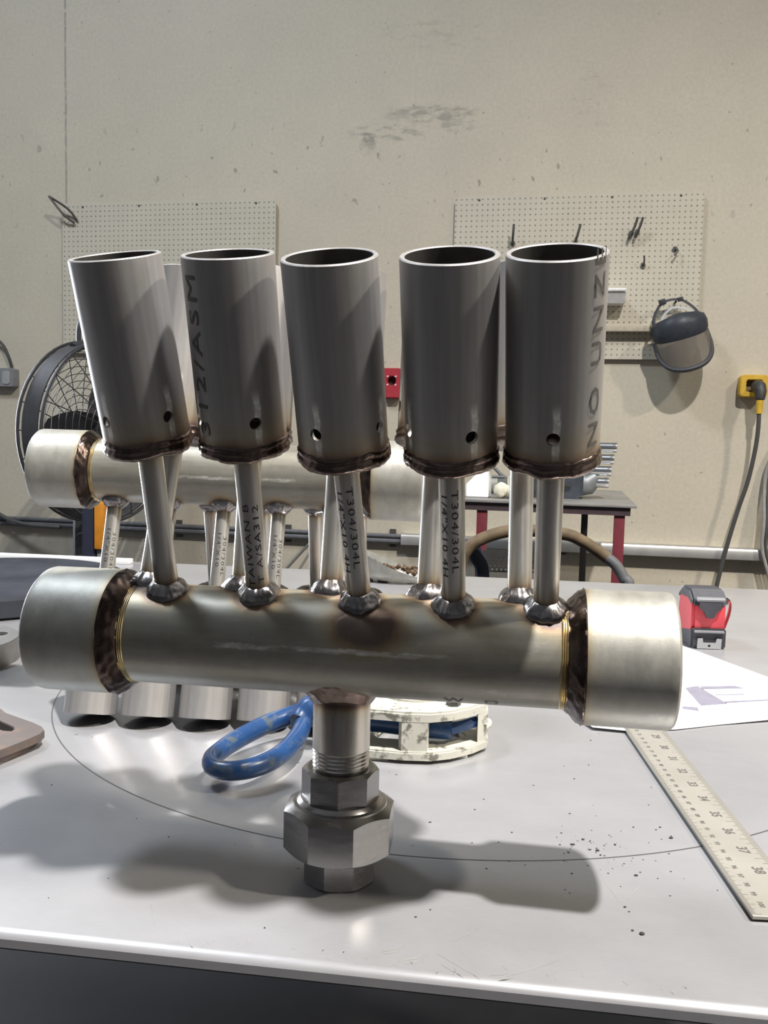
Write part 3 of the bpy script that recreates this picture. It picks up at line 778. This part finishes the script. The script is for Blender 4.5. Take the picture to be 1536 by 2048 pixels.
# rusty slotted plate at the left edge
M_RUST = worn('rusty_flat_steel', (.115, .092, .083), (.16, .105, .08), .6, .3, .58, 60)
slot_plate = thing('slotted_plate', 'rust brown slotted steel plate poking in from the left edge of the table', 'plate', tr(-.30, .67, T))
bm = B(); slab(bm, [(-.40, .765), (-.3234, .7245), (-.3127, .7117), (-.28, .6885), (-.2700, .680), (-.2645, .671), (-.2640, .662), (-.2690, .648), (-.2776, .6285), (-.30, .590), (-.40, .60)], T + .006, T + .0120, [[(-.345, .715), (-.3081, .690), (-.2915, .6763), (-.2885, .671), (-.2895, .6671), (-.2955, .6680), (-.3053, .6750), (-.345, .702)]], .0006)
finish('plate', bm, M_RUST, slot_plate, ID)
bm = B(); slab(bm, [(-.40, .75), (-.31, .70), (-.2735, .676), (-.2700, .668), (-.2715, .655), (-.280, .628), (-.302, .592), (-.40, .605)], T + .0, T + .0058, [[(-.345, .715), (-.3081, .690), (-.2915, .6763), (-.2885, .671), (-.2895, .6671), (-.2955, .6680), (-.3053, .6750), (-.345, .702)]], 0)
finish('lower_plate', bm, M_RUST, slot_plate, ID)

# round dished plate and flange at the far left of the table
M_PAN = plain('dark_mill_steel', (.045, .048, .057), .8, 0, .25, 12, 0, 0.0)
pan = thing('steel_disc', 'large round dark steel disc lying flat at the far left of the table', 'disc', tr(-.592, 1.285, T))
bm = B(); lathe(bm, [(.0001, .0), (.192, .0), (.200, .004), (.201, .026), (.198, .0295), (.184, .0300), (.14, .0265), (.0001, .0240)], 96, 'Z', False)
finish('dished_plate', bm, M_PAN, pan)
fl = thing('pipe_flange', 'grey steel pipe flange lying before the large round dark disc at left', 'flange', tr(-.470, .915, T))
bm = B(); slab(bm, circ(0, 0, .078, 48), 0, .024, [circ(0, 0, .022, 32)] + [circ(.056 * math.cos(a * PI / 2 + .5), .056 * math.sin(a * PI / 2 + .5), .008, 16) for a in range(4)], .0015)
finish('flange_plate', bm, plain('flange_steel', (.20, .195, .19), .45, .7), fl)
bm = B(); lathe(bm, [(.022, .024), (.034, .024), (.031, .038), (.022, .038)], 40); finish('hub', bm, plain('flange_face', (.5, .5, .5), .35, .8), fl)

# bright flat bar along the back edge
bar = thing('flat_bar', 'bright bare metal flat bar lying along the back edge of the table at left', 'bar', tr(-.71, 1.665, T))
bm = B(); box(bm, (.48, .022, .009), tr(-.715, 1.6645, T + .0046) @ rz(-YT), .0012); finish('bar', bm, plain('bright_bar', (.86, .86, .87), .35, .1, .03, 20), bar, ID)

# cast scoop with rust crumbs at the back of the table
M_SCOOP = plain('pale_cast_metal', (.55, .54, .50), .45, .5, .12, 60)
SC = tr(.020, 1.50, T) @ rz(math.radians(-8))
scoop = thing('cast_scoop', 'small pale cast scoop holding rusty crumbs at the back of the table', 'scoop', SC)
bm = B(); rows = []
for i in range(13):
    u = i / 12; x = -.055 + .125 * u
    hh = .044 * (1 - u) ** 1.3 + .012; w_ = .030 * math.sin(PI * (0.12 + .8 * u)) + .008
    rows.append([Vector((x, -w_ * math.cos(PI * k / 12), .004 + hh - (hh - .004) * math.sin(PI * k / 12) ** .8 + (.014 * u if False else 0))) for k in range(13)])
grid(bm, rows, False); bmesh.ops.solidify(bm, geom=bm.faces[:], thickness=.004)
mn = min(v.co.z for v in bm.verts)
for v in bm.verts: v.co.z -= mn - .0002
finish('shell', bm, M_SCOOP, scoop)
bm = B(); box(bm, (.02, .03, .014), tr(-.045, 0, .007), .003); box(bm, (.018, .022, .010), tr(-.018, -.004, .005), .003); finish('foot', bm, M_RUB, scoop)
bm = B()
for k in range(60):
    u = rnd.random(); r = rnd.uniform(.002, .005)
    g = bmesh.ops.create_icosphere(bm, subdivisions=1, radius=r)
    c = Vector((-.045 + .10 * u, rnd.uniform(-.016, .016), .026 - .012 * u + rnd.uniform(0, .010)))
    for v in g['verts']: v.co = v.co * rnd.uniform(.7, 1.3) + c
finish('rust_crumbs', bm, plain('rust', (.12, .075, .045), .8, 0, .4, 90), scoop, kind='stuff', smooth=0)

# ------------------------------------------------------------------ on the wall
def peg_mat():
    m, nt, b = nodes_of('pegboard')
    t = nt.nodes.new('ShaderNodeTexCoord'); sx = nt.nodes.new('ShaderNodeSeparateXYZ'); L(nt, t.outputs['Object'], sx.inputs[0])
    def cell(s): return mth(nt, 'SUBTRACT', mth(nt, 'FRACT', mth(nt, 'DIVIDE', s, .0254)), .5)
    cx, cz = cell(sx.outputs[0]), cell(sx.outputs[2])
    d = mth(nt, 'SQRT', mth(nt, 'ADD', mth(nt, 'MULTIPLY', cx, cx), mth(nt, 'MULTIPLY', cz, cz)))
    k = ramp(nt, d, [(.13, 1), (.19, 0)])
    n = nz(nt, objco(nt), 5, 4); n2 = nz(nt, objco(nt), 40, 2)
    c = ramp(nt, n, [(.3, (.545, .50, .40)), (.7, (.59, .54, .435))])
    c = mix(nt, mth(nt, 'MULTIPLY', k, ramp(nt, n2, [(.3, .45), (.7, .95)])), c, (.14, .125, .10))
    L(nt, c, b.inputs['Base Color']); b.inputs['Roughness'].default_value = .6
    bump(nt, b, mth(nt, 'SUBTRACT', 1.0, k), .3, .002); return m
M_PEG = peg_mat(); M_DARKW = plain('dark_wire', (.12, .115, .105), .5, .5); M_BATTEN = plain('batten_wood', (.34, .29, .22), .7)
def pegboard(label, u0, u1, z0, z1):
    M = on_wall((u0 + u1) / 2, (z0 + z1) / 2)
    t = thing('pegboard', label, 'pegboard', M, None)
    bm = B(); slab(bm, rrect(u1 - u0, z1 - z0, .03, 5), .019, .025, (), 0, Matrix.Rotation(PI / 2, 4, 'X')); finish('board', bm, M_PEG, t)
    for sx_ in (-1, 1):
        bm = B(); box(bm, (.04, .017, z1 - z0 - .04), tr(sx_ * ((u1 - u0) / 2 - .05), -.0102, 0)); finish('batten', bm, M_BATTEN, t)
    for k in range(4):
        bm = B(); lathe(bm, [(.0001, .0), (.006, .0), (.005, .003), (.0001, .004)], 12, 'Z', False); 
        finish('screw', bm, M_DARKW, t, M @ tr(-(u1 - u0) * .40 + k * (u1 - u0) * .27, -.025, (z1 - z0) / 2 - .022) @ Matrix.Rotation(PI / 2, 4, 'X'))
    return t
pegboard('cream pegboard on the wall at left, behind the two leftmost cups', -1.75, -.5842, .66, 1.437)
pegboard('cream pegboard on the wall at right, carrying hooks, a tray and a face shield', .3188, 1.472, .650, 1.426)
M_TRAY = plain('white_tray', (.78, .77, .76), .4)
tray = thing('parts_tray', 'white tray fixed on the right pegboard beside the rightmost cup', 'tray', on_wall(1.02, .90))
bm = B(); prism_x(bm, [(-.026, 0), (-.026, .052), (-.12, .058), (-.135, .050), (-.105, .0)], -.11, .112, .006); finish('tray_body', bm, M_TRAY, tray)
bm = B(); box(bm, (.222, .012, .014), tr(.001, -.136, .057), .004); finish('tray_lip', bm, M_TRAY, tray)
shelf = thing('pegboard_ledge', 'narrow wooden ledge across the lower right pegboard', 'ledge', on_wall(.93, .775))
bm = B(); box(bm, (.74, .05, .026), tr(0, -.0515, .013), .002); finish('ledge_bar', bm, plain('ledge_wood', (.45, .40, .31), .65), shelf)
def peg_hook(label, u, z, pts, r=.006):
    t = thing('peg_hook', label, 'hook', on_wall(u, z), 'wire hooks on the pegboards')
    bm = B(); sweep(bm, curve([(x, -.0325 - y, q) for x, y, q in pts], 4), r, 7); finish('wire', bm, M_DARKW, t)
    bm = B(); lathe(bm, [(.0001, 0), (.012, 0), (.012, .008), (.0001, .008)], 12, 'Z', False); finish('base_plate', bm, M_DARKW, t, on_wall(u, z) @ tr(0, -.0254, 0) @ Matrix.Rotation(PI / 2, 4, 'X'))
J = [(0, 0, 0), (0, .03, .004), (.002, .05, .03), (.004, .055, .075)]
peg_hook('upright wire hook on the right pegboard above the fourth cup', .602, 1.197, J)
peg_hook('upright wire hook on the right pegboard above the rightmost cup', .896, 1.192, [(a + .2 * c, b, c) for a, b, c in J])
peg_hook('leaning wire hook, left one of the crossed pair on the right pegboard', 1.150, 1.235, [(0, 0, 0), (-.012, .02, -.03), (.012, .04, .02), (.022, .05, .06)])
peg_hook('leaning wire hook, right one of the crossed pair on the right pegboard', 1.178, 1.242, [(0, 0, 0), (-.010, .02, -.03), (.008, .04, .015), (.018, .05, .052)])
peg_hook('short curved hook near the right edge of the right pegboard', 1.352, 1.16, [(0, 0, 0), (.010, .02, -.012), (-.005, .03, -.035)], .005)
peg_hook('small straight hook under the crossed pair on the right pegboard', 1.212, 1.085, [(0, 0, 0), (.002, .02, .012), (0, .03, .04)], .004)
t = thing('scissor_bracket', 'bent wire bracket on the top left corner of the left pegboard', 'bracket', on_wall(-1.67, 1.35))
bm = B(); sweep(bm, curve([(.01, -.0345, -.005), (-.03, -.06, .05), (-.112, -.10, .104)], 5), .006, 7); finish('wire', bm, M_DARKW, t)
bm = B(); sweep(bm, curve([(-.112, -.10, .104), (-.05, -.07, .02), (-.005, -.0345, -.02)], 5), .006, 7); finish('wire', bm, M_DARKW, t)

# face shield hanging at the board's right edge
M_SHB = plain('shield_crown', (.075, .085, .105), .4, 0, .15, 40)
def visor_mat():
    m, nt, b = nodes_of('smoky_visor')
    b.inputs['Base Color'].default_value = (.27, .24, .205, 1); b.inputs['Roughness'].default_value = .3; b.inputs['Alpha'].default_value = .86
    return m
FS = on_wall(1.372, .79, .125) @ Matrix.Rotation(math.radians(-17), 4, 'Y') @ Matrix.Rotation(math.radians(6), 4, 'X')
sh = thing('face_shield', 'dark face shield with smoky visor hanging at the right pegboard edge', 'face shield', on_wall(1.40, .9))
def arc_rows(r0, f0, f1, n=28, a=1.75, rx=.118, ry=.095):
    return [[Vector((rx * r0 * math.sin(-a + 2 * a * k / n), -ry * r0 * math.cos(-a + 2 * a * k / n), z(k / n * 2 - 1))) for k in range(n + 1)] for z in (f0, f1)]
lowf = lambda s: -.045 - .150 * (1 - abs(s) ** 2.2) ** .8
bm = B(); grid(bm, arc_rows(1.0, lambda s: -.028, lowf), False); bmesh.ops.solidify(bm, geom=bm.faces[:], thickness=.0015); finish('visor', bm, visor_mat(), sh, FS)
bm = B(); sweep(bm, arc_rows(1.0, lowf, lowf)[0], .0115, 8); finish('visor_rim', bm, M_RUB, sh, FS)
bm = B()
rr = [arc_rows(q, z_, z_)[0] for q, z_ in ((1.0, lambda s: -.058 + .02 * s * s), (1.06, lambda s: -.045 + .02 * s * s), (1.09, lambda s: .0), (1.02, lambda s: .030), (.84, lambda s: .052 * (1 - .3 * s * s)), (.55, lambda s: .060 * (1 - .5 * s * s)))]
grid(bm, rr, False); bmesh.ops.solidify(bm, geom=bm.faces[:], thickness=.003); finish('crown', bm, M_SHB, sh, FS)
bm = B(); sweep(bm, curve([(-.105, -.02, .0), (-.095, .02, .06), (-.05, .05, .115), (-.005, .055, .128), (.05, .05, .112), (.09, .02, .06), (.10, -.02, .01)], 6), .008, 8, flat=(.5, 1.3)); finish('head_band', bm, M_RUB, sh, FS)
bm = B(); sweep(bm, curve([(-.085, -.02, .01), (-.06, .0, .06), (-.0, .01, .09), (.06, .0, .06), (.085, -.02, .01)], 6), .006, 8, flat=(.5, 1.3)); finish('crown_strap', bm, M_CEIL, sh, FS)
bm = B(); box(bm, (.03, .03, .028), tr(-.035, .05, .128), .006); box(bm, (.025, .02, .02), tr(.045, .05, .118), .005); finish('ratchet_knob', bm, M_RUB, sh, FS)
bm = B(); sweep(bm, [(0, -.01, 0), (0, .0345, .0)], .005, 8); finish('peg', bm, M_DARKW, sh, on_wall(1.363, .912, .06))

# yellow receptacle with plug and cord
M_YEL = plain('yellow_plastic', (.62, .38, .035), .5, 0, .1, 40); M_BLK = plain('black_plastic', (.035, .035, .035), .5); M_CORD = plain('grey_black_cord', (.065, .062, .058), .6)
ye = thing('yellow_receptacle', 'yellow receptacle box on the wall at the right edge', 'outlet', on_wall(1.731, .5295))
bm = B(); slab(bm, rrect(.122, .102, .018), 0, .06, [rrect(.07, .055, .01)], .003, Matrix.Rotation(PI / 2, 4, 'X')); finish('box', bm, M_YEL, ye)
bm = B(); box(bm, (.085, .01, .07), tr(0, -.02, 0)); finish('socket_face', bm, plain('brown_socket', (.16, .11, .05), .6), ye)
pl = thing('power_cord', 'black plug and cord hanging from the yellow receptacle box', 'cord', on_wall(1.75, .527, .03))
PW = WF
bm = B(); sweep(bm, [(1.738, -.0625, T + .527), (1.742, -.080, T + .527), (1.745, -.10, T + .522), (1.747, -.115, T + .50), (1.746, -.118, T + .465)], [.026, .029, .029, .026, .021], 14); finish('plug', bm, M_BLK, pl, PW)
bm = B(); sweep(bm, [(1.745, -.118, T + .462), (1.7445, -.118, T + .40)], [.016, .014], 12); finish('cord_collar', bm, M_YEL, pl, PW)
bm = B(); sweep(bm, curve([(1.7445, -.118, T + .41), (1.745, -.118, T + .33), (1.738, -.115, T + .234), (1.716, -.11, T + .092), (1.685, -.105, T - .028), (1.652, -.10, T - .172), (1.618, -.10, T - .343), (1.60, -.10, T - .50), (1.60, -.09, T - .894)], 6), .0098, 10); finish('cord', bm, M_CORD, pl, PW)
cb = thing('cable_bundle', 'grey looped cables hanging on the wall at the right edge', 'cable', on_wall(1.84, .2))
for k, (dx, r_) in enumerate(((0, .008), (.016, .007), (.033, .008), (.05, .008))):
    bm = B(); sweep(bm, curve([(1.90 + dx * .3, -.03 - .012 * k, T + .34), (1.835 + dx, -.035 - .012 * k, T + .22), (1.806 + dx, -.04 - .01 * k, T + .10), (1.803 + dx * .8, -.085, T - .09), (1.800 + dx, -.09, T - .215), (1.83 + dx, -.10, T - .33), (1.87 + dx, -.10, T - .45)], 5), r_, 8)
    finish('cable', bm, plain('grey_cable', (.30, .29, .28), .6) if k % 2 == 0 else M_CORD, cb, PW)
bm = B(); box(bm, (.06, .03, .02), tr(1.915, -.015, T + .34)); finish('cable_hanger', bm, M_DARKW, cb, PW)

# red call-point box
rb = thing('red_socket_box', 'small red square box on the wall between the third and fourth cups', 'switch box', on_wall(.031, .5215))
bm = B(); slab(bm, rrect(.086, .148, .008), 0, .05, [circ(0, .012, .021, 20)], .004, Matrix.Rotation(PI / 2, 4, 'X')); finish('box', bm, plain('red_box_paint', (.42, .035, .05), .45, 0, .1, 60), rb)
bm = B(); lathe(bm, [(.0001, .012), (.021, .012), (.0215, .0)], 20, 'Z', False); finish('socket_bore', bm, M_HOLE, rb, WM[rb] @ tr(0, -.004, .012) @ Matrix.Rotation(PI / 2, 4, 'X'))
for k in range(4):
    bm = B(); lathe(bm, [(.0001, .0035), (.004, .003), (.005, 0)], 10, 'Z', False); a = PI / 4 + k * PI / 2
    finish('screw', bm, M_TRAY, rb, WM[rb] @ tr(.029 * math.cos(a), -.05, .012 + .029 * math.sin(a)) @ Matrix.Rotation(PI / 2, 4, 'X'))

# grey outlet box and its wires, left edge
lb = thing('outlet_box', 'grey double outlet box on the wall at the left edge', 'outlet', on_wall(-2.10, .525))
bm = B(); slab(bm, rrect(.15, .10, .012), 0, .05, (), .003, Matrix.Rotation(PI / 2, 4, 'X')); finish('box', bm, plain('zinc_box', (.30, .30, .31), .5, .4), lb)
for dx in (-.035, .03):
    bm = B(); slab(bm, rrect(.045, .07, .012), .05, .054, (), .001, Matrix.Rotation(PI / 2, 4, 'X') ); finish('socket', bm, plain('grey_socket', (.36, .36, .36), .5), lb, WM[lb] @ tr(dx, 0, 0))
wl = thing('hanging_wire', 'dark wire looping down to the grey outlet box', 'wire', on_wall(-2.10, .6))
bm = B(); sweep(bm, curve([(-2.055, -.02, T + .578), (-2.065, -.03, T + .63), (-2.10, -.03, T + .70), (-2.16, -.03, T + .73), (-2.24, -.02, T + .66), (-2.25, -.02, T + .50)], 6), .008, 8); finish('wire', bm, M_CORD, wl, PW)

# conduit rail along the wall
M_RAIL = plain('galvanised_rail', (.50, .49, .47), .38, .7, .1, 12)
rail = thing('conduit_rail', 'galvanised channel rail running along the wall behind everything', 'rail', on_wall(0, -.27))
bm = B()
sec = [(0, -.284), (-.058, -.284), (-.066, -.280), (-.066, -.242), (-.060, -.231), (-.050, -.228), (0, -.228)]
rows = [[(x, y, T + z) for y, z in sec] for x in (.10, 3.0)]
vs = grid(bm, rows, True); bm.faces.new(vs[0]); bm.faces.new(vs[1]); finish('channel', bm, M_RAIL, rail, PW)
bm = B(); sweep(bm, [(-2.6, -.03, T - .236), (.12, -.03, T - .244)], .012, 10); sweep(bm, [(-2.6, -.03, T - .262), (.12, -.03, T - .270)], .014, 10); tag(finish('conduit', bm, plain('dull_conduit', (.17, .17, .18), .5, .5), rail, PW), 'dull twin conduit on the left half')
for u in (-2.3, -1.1, -.5, .05, .9, 2.2):
    bm = B(); box(bm, (.03, .012, .09), tr(u, -.006, T - .255)); finish('bracket', bm, M_DARKW, rail, PW)
br = thing('leaning_rod', 'thin dark rod leaning on the wall behind the rear manifold stems', 'rod', on_wall(-.3, -.5))
bm = B(); sweep(bm, [(-.32, -.05, T - .235), (-.48, -.30, T - .46), (-.79, -.78, T - .895)], .007, 8); finish('rod', bm, M_DARKW, br, PW)

# ------------------------------------------------------------------ floor-standing things near the wall
M_FAN = plain('fan_black', (.05, .05, .055), .5, .2); M_BLADE = plain('fan_blade', (.09, .09, .10), .4, .5)
FC = tr(-1.30, 3.98, T + .245) @ rz(math.radians(64))                    # fan faces right and towards the viewer
fan = thing('drum_fan', 'black industrial cage fan standing by the wall at left', 'fan', tr(-1.40, 3.98, 0))
RFN = .405
bm = B(); lathe(bm, [(RFN, -.045), (RFN, .045), (RFN - .006, .045), (RFN - .006, -.045)], 72, 'Y'); finish('drum', bm, M_FAN, fan, FC)
for yy, nm in ((-.07, 'front_grille'), (.07, 'rear_grille')):
    bm = B()
    for k in range(11):
        r_ = .07 + k * .0325; dome = .045 * (1 - (r_ / RFN) ** 2) * (1 if yy > 0 else -1)
        sweep(bm, [(r_ * math.cos(2 * PI * j / 36), yy + dome, r_ * math.sin(2 * PI * j / 36)) for j in range(36)], .0018, 5, True)
    for k in range(20):
        a = 2 * PI * k / 20
        sweep(bm, [((r_) * math.cos(a), yy + .045 * (1 - (r_ / RFN) ** 2) * (1 if yy > 0 else -1), r_ * math.sin(a)) for r_ in (.07, .2, .32, RFN)], .0025, 5)
    disc_v = lathe(bm, [(.0001, yy + (.047 if yy > 0 else -.047)), (.07, yy + (.045 if yy > 0 else -.045)), (.07, yy + (.038 if yy > 0 else -.038))], 24, 'Y', False)
    sweep(bm, [(RFN * math.cos(2 * PI * j / 60), yy, RFN * math.sin(2 * PI * j / 60)) for j in range(60)], .007, 7, True)
    finish(nm, bm, M_FAN, fan, FC, kind=None)
for k in range(3):
    a = 2 * PI * k / 3 + 1.1; bm = B(); rows = []
    for i in range(7):
        r_ = .05 + .30 * i / 6; wd = .06 + .07 * math.sin(PI * (i + 1) / 8)
        rows.append([Vector((r_ * math.cos(a + s * wd / r_ * .8), .03 * s * 1.4, r_ * math.sin(a + s * wd / r_ * .8))) for s in (-1, -.5, 0, .5, 1)])
    grid(bm, rows, False); bmesh.ops.solidify(bm, geom=bm.faces[:], thickness=.003); finish('blade', bm, M_BLADE, fan, FC)
bm = B(); lathe(bm, [(.0001, -.03), (.055, -.025), (.06, .03), (.085, .04), (.085, .19), (.06, .21), (.0001, .21)], 24, 'Y', False); finish('motor', bm, M_FAN, fan, FC)
bm = B(); sweep(bm, [(RFN * .98 * math.cos(a), .0, RFN * .98 * math.sin(a)) for a in [math.radians(q) for q in range(66, 115, 8)]], .022, 8); box(bm, (.10, .09, .06), tr(.03, .0, RFN - .03), .01); finish('top_bracket', bm, M_FAN, fan, FC)
for dx, hh in ((-.01, .15), (.035, .13)):
    bm = B(); sweep(bm, curve([(-.10 + dx, .02, RFN - .03), (-.09 + dx, .02, RFN + hh * .5), (.0 + dx, .02, RFN + hh), (.09 + dx, .02, RFN + hh * .55), (.11 + dx, .02, RFN - .02)], 6), .011, 8); finish('carry_handle', bm, M_FAN, fan, FC)
bm = B(); sweep(bm, [(0, .12, -.08), (0, .14, -.45), (0, .14, -1.10)], .025, 10); finish('pole', bm, M_FAN, fan, FC)
bm = B(); lathe(bm, [(.0001, .0), (.26, .0), (.26, .02), (.05, .05), (.0001, .05)], 32, 'Z', False); finish('base', bm, M_FAN, fan, tr(-1.49, 4.08, 0))
cf = thing('fan_cord', 'dark cord sagging along the wall to the black fan', 'cord', on_wall(-2.2, -.2))
bm = B(); sweep(bm, curve([(-2.5, -.05, T - .06), (-2.25, -.06, T - .10), (-2.12, -.06, T - .21), (-1.95, -.10, T - .255), (-1.70, -.15, T - .26)], 6), .011, 8); finish('cord', bm, M_CORD, cf, PW)

post = thing('tool_stand', 'narrow black stand with an orange case strapped to its side', 'stand', tr(-1.02, 3.0, 0))
bm = B(); box(bm, (.046, .05, T + .06), tr(-1.015, 3.0, (T + .06) / 2), .004); finish('upright', bm, plain('navy_black_paint', (.022, .026, .045), .5), post, ID)
bm = B(); box(bm, (.30, .30, .015), tr(-1.015, 3.0, .0075), .004); finish('foot_plate', bm, M_FAN, post, ID)
bm = B(); box(bm, (.034, .06, .16), tr(-.974, 2.99, T - .075), .005); finish('case', bm, plain('orange_plastic', (.60, .23, .02), .5), post, ID)
bm = B(); box(bm, (.020, .03, .10), tr(-.976, 2.99, T - .20), .003); finish('grey_strap', bm, plain('grey_strap', (.28, .28, .28), .6), post, ID)

# bench by the wall
BF = tr(.265, 3.12, T + .038) @ rz(math.radians(-12))
M_BTOP = plain('bench_top_steel', (.30, .29, .275), .5, .4, .15, 12); M_BRED = plain('red_bench_paint', (.15, .02, .03), .5, 0, .2, 20)
bench = thing('welding_bench', 'small bench with grey steel top and dark red legs by the wall', 'bench', BF @ tr(0, 0, -T - .038))
bm = B(); box(bm, (.62, .95, .010), tr(.31, .475, -.005), .002); finish('bench_top', bm, M_BTOP, bench, BF)
for x_, y_, s_ in ((.31, .025, (.58, .03, .028)), (.31, .925, (.58, .03, .028))):
    bm = B(); box(bm, s_, tr(x_, y_, -.0245)); finish('apron', bm, plain('dark_apron', (.06, .04, .045), .5), bench, BF)
for x_, y_ in ((.085, .035), (.565, .035)):
    bm = B(); box(bm, (.036, .036, T + .028), tr(x_, y_, -.010 - (T + .028) / 2), .002); finish('leg', bm, M_BRED, bench, BF)
for x_, y_ in ((.02, .80), (.46, .80)):  # rear legs stand in shade, put into the colour as black
    bm = B(); box(bm, (.028, .028, T + .028), tr(x_, y_, -.010 - (T + .028) / 2), .002); tag(finish('leg', bm, M_BLK, bench, BF), 'rear leg with its shade painted in as black')
M_MACH = plain('blue_grey_casting', (.085, .10, .125), .45, .3, .2, 30)
mach = thing('bench_machine', 'blue grey machine with four stacked chrome rods on the bench', 'machine', BF @ tr(.385, .32, .0004))
bm = B(); prism_x(bm, [(-.10, 0), (.10, 0), (.12, .06), (.11, .20), (.0, .225), (-.09, .17), (-.13, .09)], -.16, .055, .012); finish('body', bm, M_MACH, mach)
bm = B(); sweep(bm, [(.04, -.02, .056), (.075, -.02, .055), (.105, -.02, .085)], [.05, .042, .028], 14); finish('gear_cover', bm, plain('pale_grey_casting', (.22, .235, .245), .45, .3), mach)
for k in range(3):
    bm = B(); box(bm, (.065, .01, .012), tr(-.02, -.119 + .014 * (k == 2), .05 + k * .035), .003); finish('vent_slot', bm, M_HOLE, mach)
for k in range(4):
    bm = B(); z_ = .062 + k * .0445; x1_ = .150 + .008 * k
    lathe(bm, [(.0001, -.15), (.0185, -.15), (.0190, -.148), (.0190, x1_ - .02), (.0198, x1_ - .018), (.0198, x1_ - .002), (.017, x1_), (.0001, x1_)], 20, 'X', False, (0, -.03, z_)); finish('chrome_rod', bm, M_CHROME, mach)
bag = thing('white_bag', 'white paper bag standing on the left end of the bench', 'bag', BF @ tr(.058, .14, .0004))
bm = B()
vsb = [(-.042, -.045, 0), (.040, -.045, 0), (.044, .045, 0), (-.042, .045, 0), (-.044, -.040, .048), (.040, -.038, .060), (.044, .036, .060), (-.042, .038, .048), (.006, -.012, .100), (.034, -.010, .112), (.034, .012, .112), (.004, .012, .100)]
V = [bm.verts.new(p) for p in vsb]
for f_ in ((0, 1, 5, 4), (1, 2, 6, 5), (2, 3, 7, 6), (3, 0, 4, 7), (4, 5, 9, 8), (5, 6, 10, 9), (6, 7, 11, 10), (7, 4, 8, 11), (8, 9, 10, 11), (0, 3, 2, 1)): bm.faces.new([V[q] for q in f_])
bmesh.ops.bevel(bm, geom=bm.edges[:], offset=.004, segments=1, affect='EDGES'); finish('bag_body', bm, plain('white_bag_paper', (.82, .82, .82), .6, 0, .03, 20), bag)
rag = thing('crumpled_rag', 'crumpled cream rag beside the white bag on the bench', 'rag', BF @ tr(.182, .15, .0004))
bm = B()
for c, r in (((-.035, -.03, .028), .030), ((.005, -.035, .026), .028), ((.02, .0, .060), .038), ((.03, .01, .095), .026), ((.045, -.03, .03), .028)):
    g = bmesh.ops.create_icosphere(bm, subdivisions=3, radius=r)
    for v in g['verts']:
        d_ = noise.noise(v.co * 45 + Vector(c) * 90); v.co = v.co * (1 + .35 * d_) + Vector(c); v.co.z = max(v.co.z, 0.0005)
finish('cloth', bm, plain('cream_cloth', (.74, .70, .56), .8, 0, .1, 60), rag)
ob = thing('tool_clip', 'dark clip standing between the white bag and the rag', 'clip', BF @ tr(.125, .275, .0004))
bm = B(); box(bm, (.035, .03, .075), tr(.01, 0, .0375), .004); sweep(bm, [(-.03, -.005, .115), (.0, -.005, .085), (.02, -.005, .07)], .007, 8); sweep(bm, [(-.03, -.012, .072), (.02, -.012, .072)], .006, 8); finish('clip_body', bm, plain('dark_green_grey', (.14, .15, .15), .5), ob)
can = thing('grey_cylinder', 'dull grey green cylinder lying at the back left of the bench', 'cylinder', BF @ tr(.09, .42, 0))
bm = B(); lathe(bm, [(.0001, -.09), (.030, -.09), (.034, -.086), (.034, .07), (.028, .09), (.0001, .09)], 28, 'X', False, (0, 0, .034)); finish('shell', bm, plain('grey_green', (.35, .35, .30), .5), can)

# hoses and the perforated stool behind the table
M_TAN = plain('tan_hose_sleeve', (.125, .088, .05), .75, 0, .3, 30)
hose = thing('sleeved_hose', 'tan sleeved hose arching up behind the table under the bench', 'hose', tr(.45, 2.3, 0))
bm = B(); sweep(bm, curve([(.19, 2.30, T - .30), (.205, 2.30, T - .10), (.225, 2.30, T - .040), (.262, 2.30, T - .012), (.32, 2.3, T + .008), (.376, 2.30, T + .014), (.482, 2.30, T + .006), (.530, 2.30, T - .012), (.567, 2.30, T - .034), (.598, 2.30, T - .055)], 6), .0165, 12); finish('sleeve', bm, M_TAN, hose, ID)
bm = B(); sweep(bm, curve([(.590, 2.30, T - .050), (.618, 2.29, T - .072), (.640, 2.28, T - .108), (.652, 2.27, T - .14), (.655, 2.26, T - .40), (.655, 2.26, .012)], 6), .0150, 12); tag(finish('hose_end', bm, plain('dark_grey_hose', (.10, .10, .105), .6), hose, ID), 'dark grey bare end of the hose')
bm = B(); sweep(bm, [(.19, 2.30, T - .28), (.19, 2.30, .012)], .015, 10); finish('hose_tail', bm, M_CORD, hose, ID)
M_NAVY = plain('navy_strap', (.028, .036, .062), .6)
st = thing('perforated_stool', 'navy framed stool with a perforated black back panel behind the table', 'stool', tr(.36, 2.42, 0))
bm = B(); slab(bm, [(-.075, -.05), (.10, -.05), (.10, .012), (-.075, .012)], 0, .003, [circ(-.066 + i * .0125 + (.00625 if j % 2 else 0), -.010 - j * .0108, .0040, 8) for i in range(13) for j in range(4)], 0, tr(.352, 2.40, T - .065) @ Matrix.Rotation(PI / 2, 4, 'X')); finish('back_panel', bm, M_BLK, st, ID, smooth=0)
bm = B(); sweep(bm, curve([(.222, 2.34, T - .055), (.242, 2.345, T - .035), (.254, 2.36, T - .065), (.276, 2.385, T - .115), (.286, 2.40, T - .30), (.286, 2.40, .012)], 6), .020, 10, flat=(1, .6)); finish('frame', bm, M_NAVY, st, ID)
bm = B(); sweep(bm, [(.44, 2.41, T - .05), (.44, 2.41, .012)], .016, 10); finish('frame', bm, M_NAVY, st, ID)
bm = B(); box(bm, (.24, .24, .03), tr(.375, 2.55, T - .50), .01); sweep(bm, [(.286, 2.41, T - .50), (.286, 2.6, T - .50)], .012, 8); finish('seat', bm, M_BLK, st, ID)
